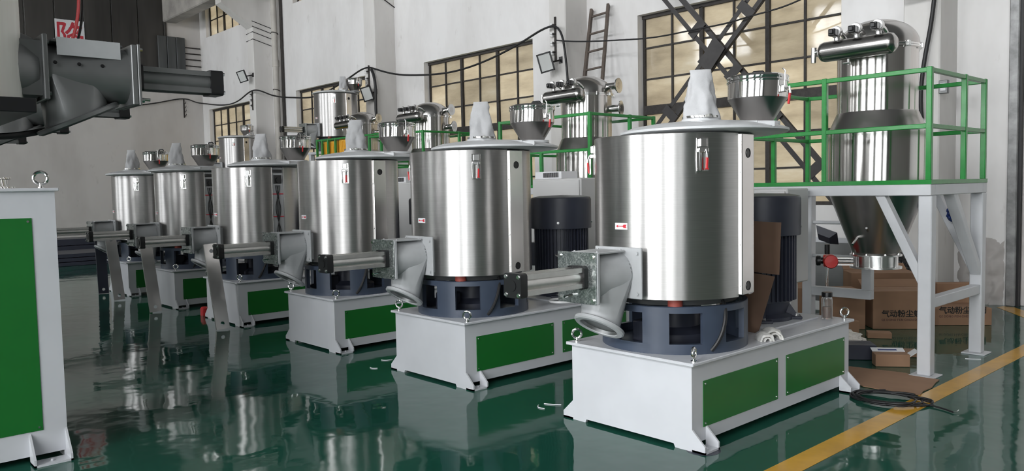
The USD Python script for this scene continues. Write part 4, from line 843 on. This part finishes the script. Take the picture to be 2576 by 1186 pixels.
# ================================================================== on the walls
CA = [(-25.79, 10.2, 4.48), (-24.23, 10.2, 4.31), (-23.19, 10.2, 4.38), (-22.35, 10.2, 4.55), (-21.2, 10.2, 4.32), (-19.79, 10.2, 4.1), (-18.7, 10.2, 4.02), (-17.48, 10.2, 4.18), (-16.73, 10.2, 4.35), (-16.1, 10.2, 4.44), (-15.68, 10.2, 4.34), (-14.88, 10.2, 4.14), (-13.98, 10.2, 4.02), (-13.01, 10.2, 3.96), (-12.12, 10.2, 4.01), (-11.4, 10.2, 4.12), (-10.63, 10.2, 4.3), (-10.16, 10.2, 4.41), (-9.91, 10.2, 4.38), (-9.8, 10.2, 4.25), (-9.73, 10.2, 4.0), (-9.69, 10.2, 3.72), (-9.66, 10.2, 3.4), (-9.65, 10.22, 2.9)]
EW = [(-27.72, 8.3, 4.47), (-27.75, 8.68, 4.53), (-27.75, 9.38, 4.66), (-27.75, 10.15, 4.83), (-27.2, 10.25, 4.72), (-26.5, 10.2, 4.58)]
solo('wall_cable', tube(EW + CA, 0.020, 8, 260), 'cable', 'thick black cable sagging along the wall from pillar to pillar, dropping behind the second feeder', 'cable', smooth=60)
solo('wall_cable', tube([(-9.95, 10.22, 4.16), (-9.16, 10.2, 4.02), (-8.47, 10.2, 3.94), (-7.82, 10.2, 3.88), (-6.93, 10.12, 3.86), (-6.33, 10.12, 3.87), (-6.01, 10.12, 3.9), (-5.65, 10.2, 3.95), (-5.08, 10.2, 4.08), (-4.4, 10.25, 4.3)], 0.012, 8, 80), 'cable', 'thin black cable crossing the ladder and the big window with the steel cross', 'cable', smooth=60)
solo('wall_cable', tube([(-3.62, 10.28, 4.2), (-3.66, 10.25, 3.75), (-3.70, 10.25, 3.4), (-3.75, 10.25, 3.1), (-3.79, 10.25, 2.8), (-3.8, 10.28, 2.3)], 0.026, 8, 40), 'cable', 'black cable hanging down the right pillar behind the nearest feeder', 'cable', smooth=60)
solo('wall_cable', tube([(-16.02, 10.25, 4.39), (-15.90, 10.25, 4.14), (-15.88, 10.25, 3.6), (-15.85, 10.25, 3.2)], 0.035, 8, 30), 'cable', 'black cable bundle hanging down the pillar above the farthest feeder', 'cable', smooth=60)
def flood(x, y, z, rz, rx, label, w=0.26, h=0.34, ry=-14):
    t = thing('floodlight', label, 'floodlight', (x, y, z), 0, 'floodlights on the pillars')
    F = lambda m: moved(moved(moved(m, ry=ry), rx=rx), rz=rz)
    part(t, 'lamp_housing', F(cat(box(-w / 2, w / 2, 0.01, 0.05, -h / 2, h / 2, 0.006), box(-w * 0.3, w * 0.3, 0.05, 0.10, -h * 0.3, h * 0.3, 0.01), box(-w / 2, w / 2, 0.0, 0.01, h / 2 - 0.028, h / 2), box(-w / 2, w / 2, 0.0, 0.01, -h / 2, -h / 2 + 0.028), box(-w / 2, -w / 2 + 0.028, 0.0, 0.01, -h / 2, h / 2), box(w / 2 - 0.028, w / 2, 0.0, 0.01, -h / 2, h / 2))), 'black', False)
    part(t, 'lamp_glass', F(box(-w / 2 + 0.028, w / 2 - 0.028, 0.002, 0.009, -h / 2 + 0.028, h / 2 - 0.028)), 'lamp_glass', False)
    part(t, 'lamp_bracket', cat(beam((0.02, 0.06, 0.0), (0.08, PF - y, 0.06), 0.03, 0.03), box(0.04, 0.12, PF - y - 0.012, PF - y, 0.0, 0.12)), 'black', False)
    return t
flood(-10.02, 10.02, 3.76, 40, 10, 'floodlight on the middle pillar, above the second feeder')
flood(-16.04, 10.12, 3.82, 40, 14, 'floodlight on the pillar right of the high mixer')
flood(-22.62, 10.02, 4.98, 40, 16, 'floodlight on the far pillar near the corner')
flood(-3.86, 9.95, 3.84, 12, 55, 'floodlight at the top edge of the photo, above the nearest feeder', w=0.36, h=0.24, ry=0)
def rack(x, y, z, n, label, end=False):
    t = thing('insulator_rack', label, 'insulators', (x, y, z), -90 if end else 0, 'cable insulator racks')
    part(t, 'rack_bar', cat(box(-0.018, 0.018, -0.03, 0.0, -0.05, 0.18 * n, 0.003), *[box(-0.05, 0.018, -0.075, -0.02, 0.10 + 0.16 * k - 0.012, 0.10 + 0.16 * k + 0.004) for k in range(n)]), 'bar_iron', False)
    for k in range(n):
        part(t, 'insulator', turned((-0.05, -0.055, 0.05 + 0.16 * k), (0, 0, 1), [(0, 0), (0.035, 0), (0.035, 0.02), (0.022, 0.035), (0.035, 0.05), (0.035, 0.07), (0, 0.07)], 14), 'porcelain', 40)
rack(-10.06, PF, 3.88, 4, 'white insulators on an iron rack on the middle pillar')
rack(-16.24, PF, 3.80, 4, 'white insulators on an iron rack on the pillar by the high mixer')
rack(-22.62, PF, 4.06, 3, 'insulators on an iron rack on the far pillar')
solo('wall_hooks', cat(box(END_X, END_X + 0.02, 10.22, 10.26, 4.2, 4.84), *[tube([(END_X + 0.01, 10.24, 4.28 + 0.14 * k), (END_X + 0.09, 10.26, 4.26 + 0.14 * k), (END_X + 0.10, 10.28, 4.33 + 0.14 * k)], 0.012, 6, 8) for k in range(4)]), 'bar_iron', 'row of iron hooks on the end wall under the cable', 'hooks', smooth=50)
# timber ladder leaning on the wall
t = thing('ladder', 'weathered wooden ladder leaning on the wall left of the big window', 'ladder', (-9.0, 10.0, 0))
A0, A1, B0, B1 = np.array((0.05, -0.73, 0.0)), np.array((-0.63, 0.82, 4.72)), np.array((0.62, -0.80, 0.0)), np.array((-0.24, 0.82, 4.74))
part(t, 'ladder_stile', beam(A0, A1, 0.05, 0.085, 0.006), 'wood', False); part(t, 'ladder_stile', beam(B0, B1, 0.05, 0.085, 0.006), 'wood', False)
for k in range(14):
    f = 0.06 + k * 0.07
    part(t, 'ladder_rung', beam(A0 + (A1 - A0) * f, B0 + (B1 - B0) * f, 0.045, 0.03, 0.004), 'wood', False)
# cross bracing between the two right-hand pillars
t = thing('cross_brace', 'black riveted steel cross brace in front of the big window', 'brace', (-6.7, 10.22, 0))
def brace(p0, p1, nm):
    p0, p1 = np.array(p0, float), np.array(p1, float); d = (p1 - p0) / np.linalg.norm(p1 - p0); n = np.array([-d[2], 0, d[0]])
    for s, yy in ((-1, 0.0), (1, 0.03)):
        o = n * 0.095 * s + np.array([0, yy, 0])
        part(t, 'angle_bar', cat(beam(p0 + o, p1 + o, 0.066, 0.010, ref=(0, 1, 0)), beam(p0 + o + n * 0.029 * s + (0, 0.03, 0), p1 + o + n * 0.029 * s + (0, 0.03, 0), 0.008, 0.06, ref=(0, 1, 0))), 'brace_iron', False)
    L = np.linalg.norm(p1 - p0); k = 0.5
    while k < L - 0.3:
        c = p0 + d * k; part(t, 'batten', beam(c - n * 0.145 + (0, -0.01, 0), c + n * 0.145 + (0, -0.01, 0), 0.14, 0.012, ref=(0, 1, 0)), 'brace_iron', False); k += 0.95
brace((-3.1, 0, 7.14), (2.65, 0, 0.47), 'a'); brace((-3.1, -0.03, 0.25), (2.65, -0.03, 6.18), 'b')
part(t, 'gusset_plate', slab([(-0.19, 3.40), (-0.02, 3.22), (0.23, 3.52), (0.05, 3.72)], -0.075, -0.06, 'xz'), 'brace_iron', False)
# downpipe, straps round the far pillar, pipes in the corner
t = thing('downpipe', 'pale drain pipe running down the wall by the far pillar', 'pipe', (-21.90, 10.74, 0))
part(t, 'pipe_length', cyl((0, 0, 0.05), (0, 0, 5.3), 0.09, 24), 'pipe_plastic', 40); part(t, 'pipe_length', cyl((-0.01, 0, 5.3), (-0.03, 0, 8.5), 0.09, 24), 'pipe_plastic', 40)
part(t, 'pipe_socket', cyl((0, 0, 5.24), (0, 0, 5.42), 0.102, 24), 'pipe_plastic', 40)
for zz in (1.5, 4.55, 6.2): part(t, 'pipe_clip', ring((0, 0, zz), (0, 0.25, 1), 0.098, 0.012, 24, 6), 'bar_iron')
solo('dark_conduit', box(-21.76, -21.66, BACK - 0.07, BACK - 0.02, 0.0, 8.6, 0.005), 'bar_iron', 'dark strip running up the wall beside the pale drain pipe', 'conduit', smooth=False)
for zz, lab in ((6.57, 'topmost wire round the far pillar'), (6.42, 'second wire from the top round the far pillar'), (6.26, 'third wire from the top round the far pillar'), (6.05, 'lowest wire round the far pillar')):
    P = [(-22.88, BACK, zz - 0.02), (-22.885, PF - 0.012, zz + 0.01), (-22.46, PF - 0.012, zz + 0.03), (-22.455, BACK, zz - 0.12)]
    solo('pillar_wire', tube(P, 0.010, 6), 'cable', lab, 'wire', 'wires bound round the far pillar', smooth=60)
solo('pillar_wire', tube([(-16.45, PF - 0.01, 6.28), (-15.96, PF - 0.012, 6.20), (-15.95, BACK, 5.9)], 0.012, 6), 'cable', 'wire round the pillar at the top of the photo, right of the high mixer', 'wire', smooth=60)
for k, zz in enumerate((6.60, 6.40, 6.20, 5.98)):
    solo('corner_pipe', cyl((END_X + 0.06, 10.3, zz), (END_X + 0.06, 10.86, zz), 0.02, 10), 'bar_iron', ('topmost', 'second', 'third', 'lowest')[k] + ' thin pipe across the corner beside the grey iron sheets', 'pipe', 'thin pipes in the corner', smooth=40)
# red-lettered board high on the end wall
t = thing('slogan_board', 'white board with a red character high on the dark end wall', 'sign', (END_X + 0.12, 6.79, 6.02))
part(t, 'board', box(-0.02, 0.0, -0.42, 0.41, 0, 1.05), 'white_card', False)
c = glyphs('陷', 0.80, 0.004, True, 1); v = c.vertices; v0, v1 = v.min(0), v.max(0)
part(t, 'red_character', TM(np.c_[v[:, 2], (v[:, 0] - (v0[0] + v1[0]) / 2) * 0.95, v[:, 1] - v0[1] + 0.13], c.faces), 'sign_red', False)
t = thing('wall_socket', 'grey switch box on the right pillar behind the platform rail', 'switch', (-3.56, PF - 0.03, 2.66))
part(t, 'switch_box', box(-0.05, 0.05, -0.03, 0.03, -0.08, 0.08, 0.006), 'dim_steel', False); part(t, 'switch_plate', box(-0.03, 0.03, -0.036, -0.03, -0.045, 0.045), 'white_card', False)
# dark plate stacks at the far end of the floor
for k, (x, y, w, d, h, lab) in enumerate(((-20.5, 4.9, 1.6, 2.6, 0.28, 'dark steel plates stacked low on the floor by the end wall'), (-22.6, 5.6, 1.2, 2.4, 0.5, 'dark crate at the foot of the end wall'))):
    t = thing('plate_stack', lab, 'stack', (x, y, 0))
    n = 3
    for q in range(n): part(t, 'plate', box(-w / 2 + 0.03 * q, w / 2 - 0.02 * q, -d / 2 + 0.05 * q, d / 2 - 0.03 * q, h * q / n + 0.002, h * (q + 1) / n - 0.01, 0.005), 'motor', False)
solo('red_can', lathe([(0, 0), (0.05, 0), (0.05, 0.09), (0.03, 0.11), (0, 0.11)], 20, (-10.12, 3.86)), 'red_plastic', 'small red can on the floor between the fourth and fifth bases', 'can', smooth=40)
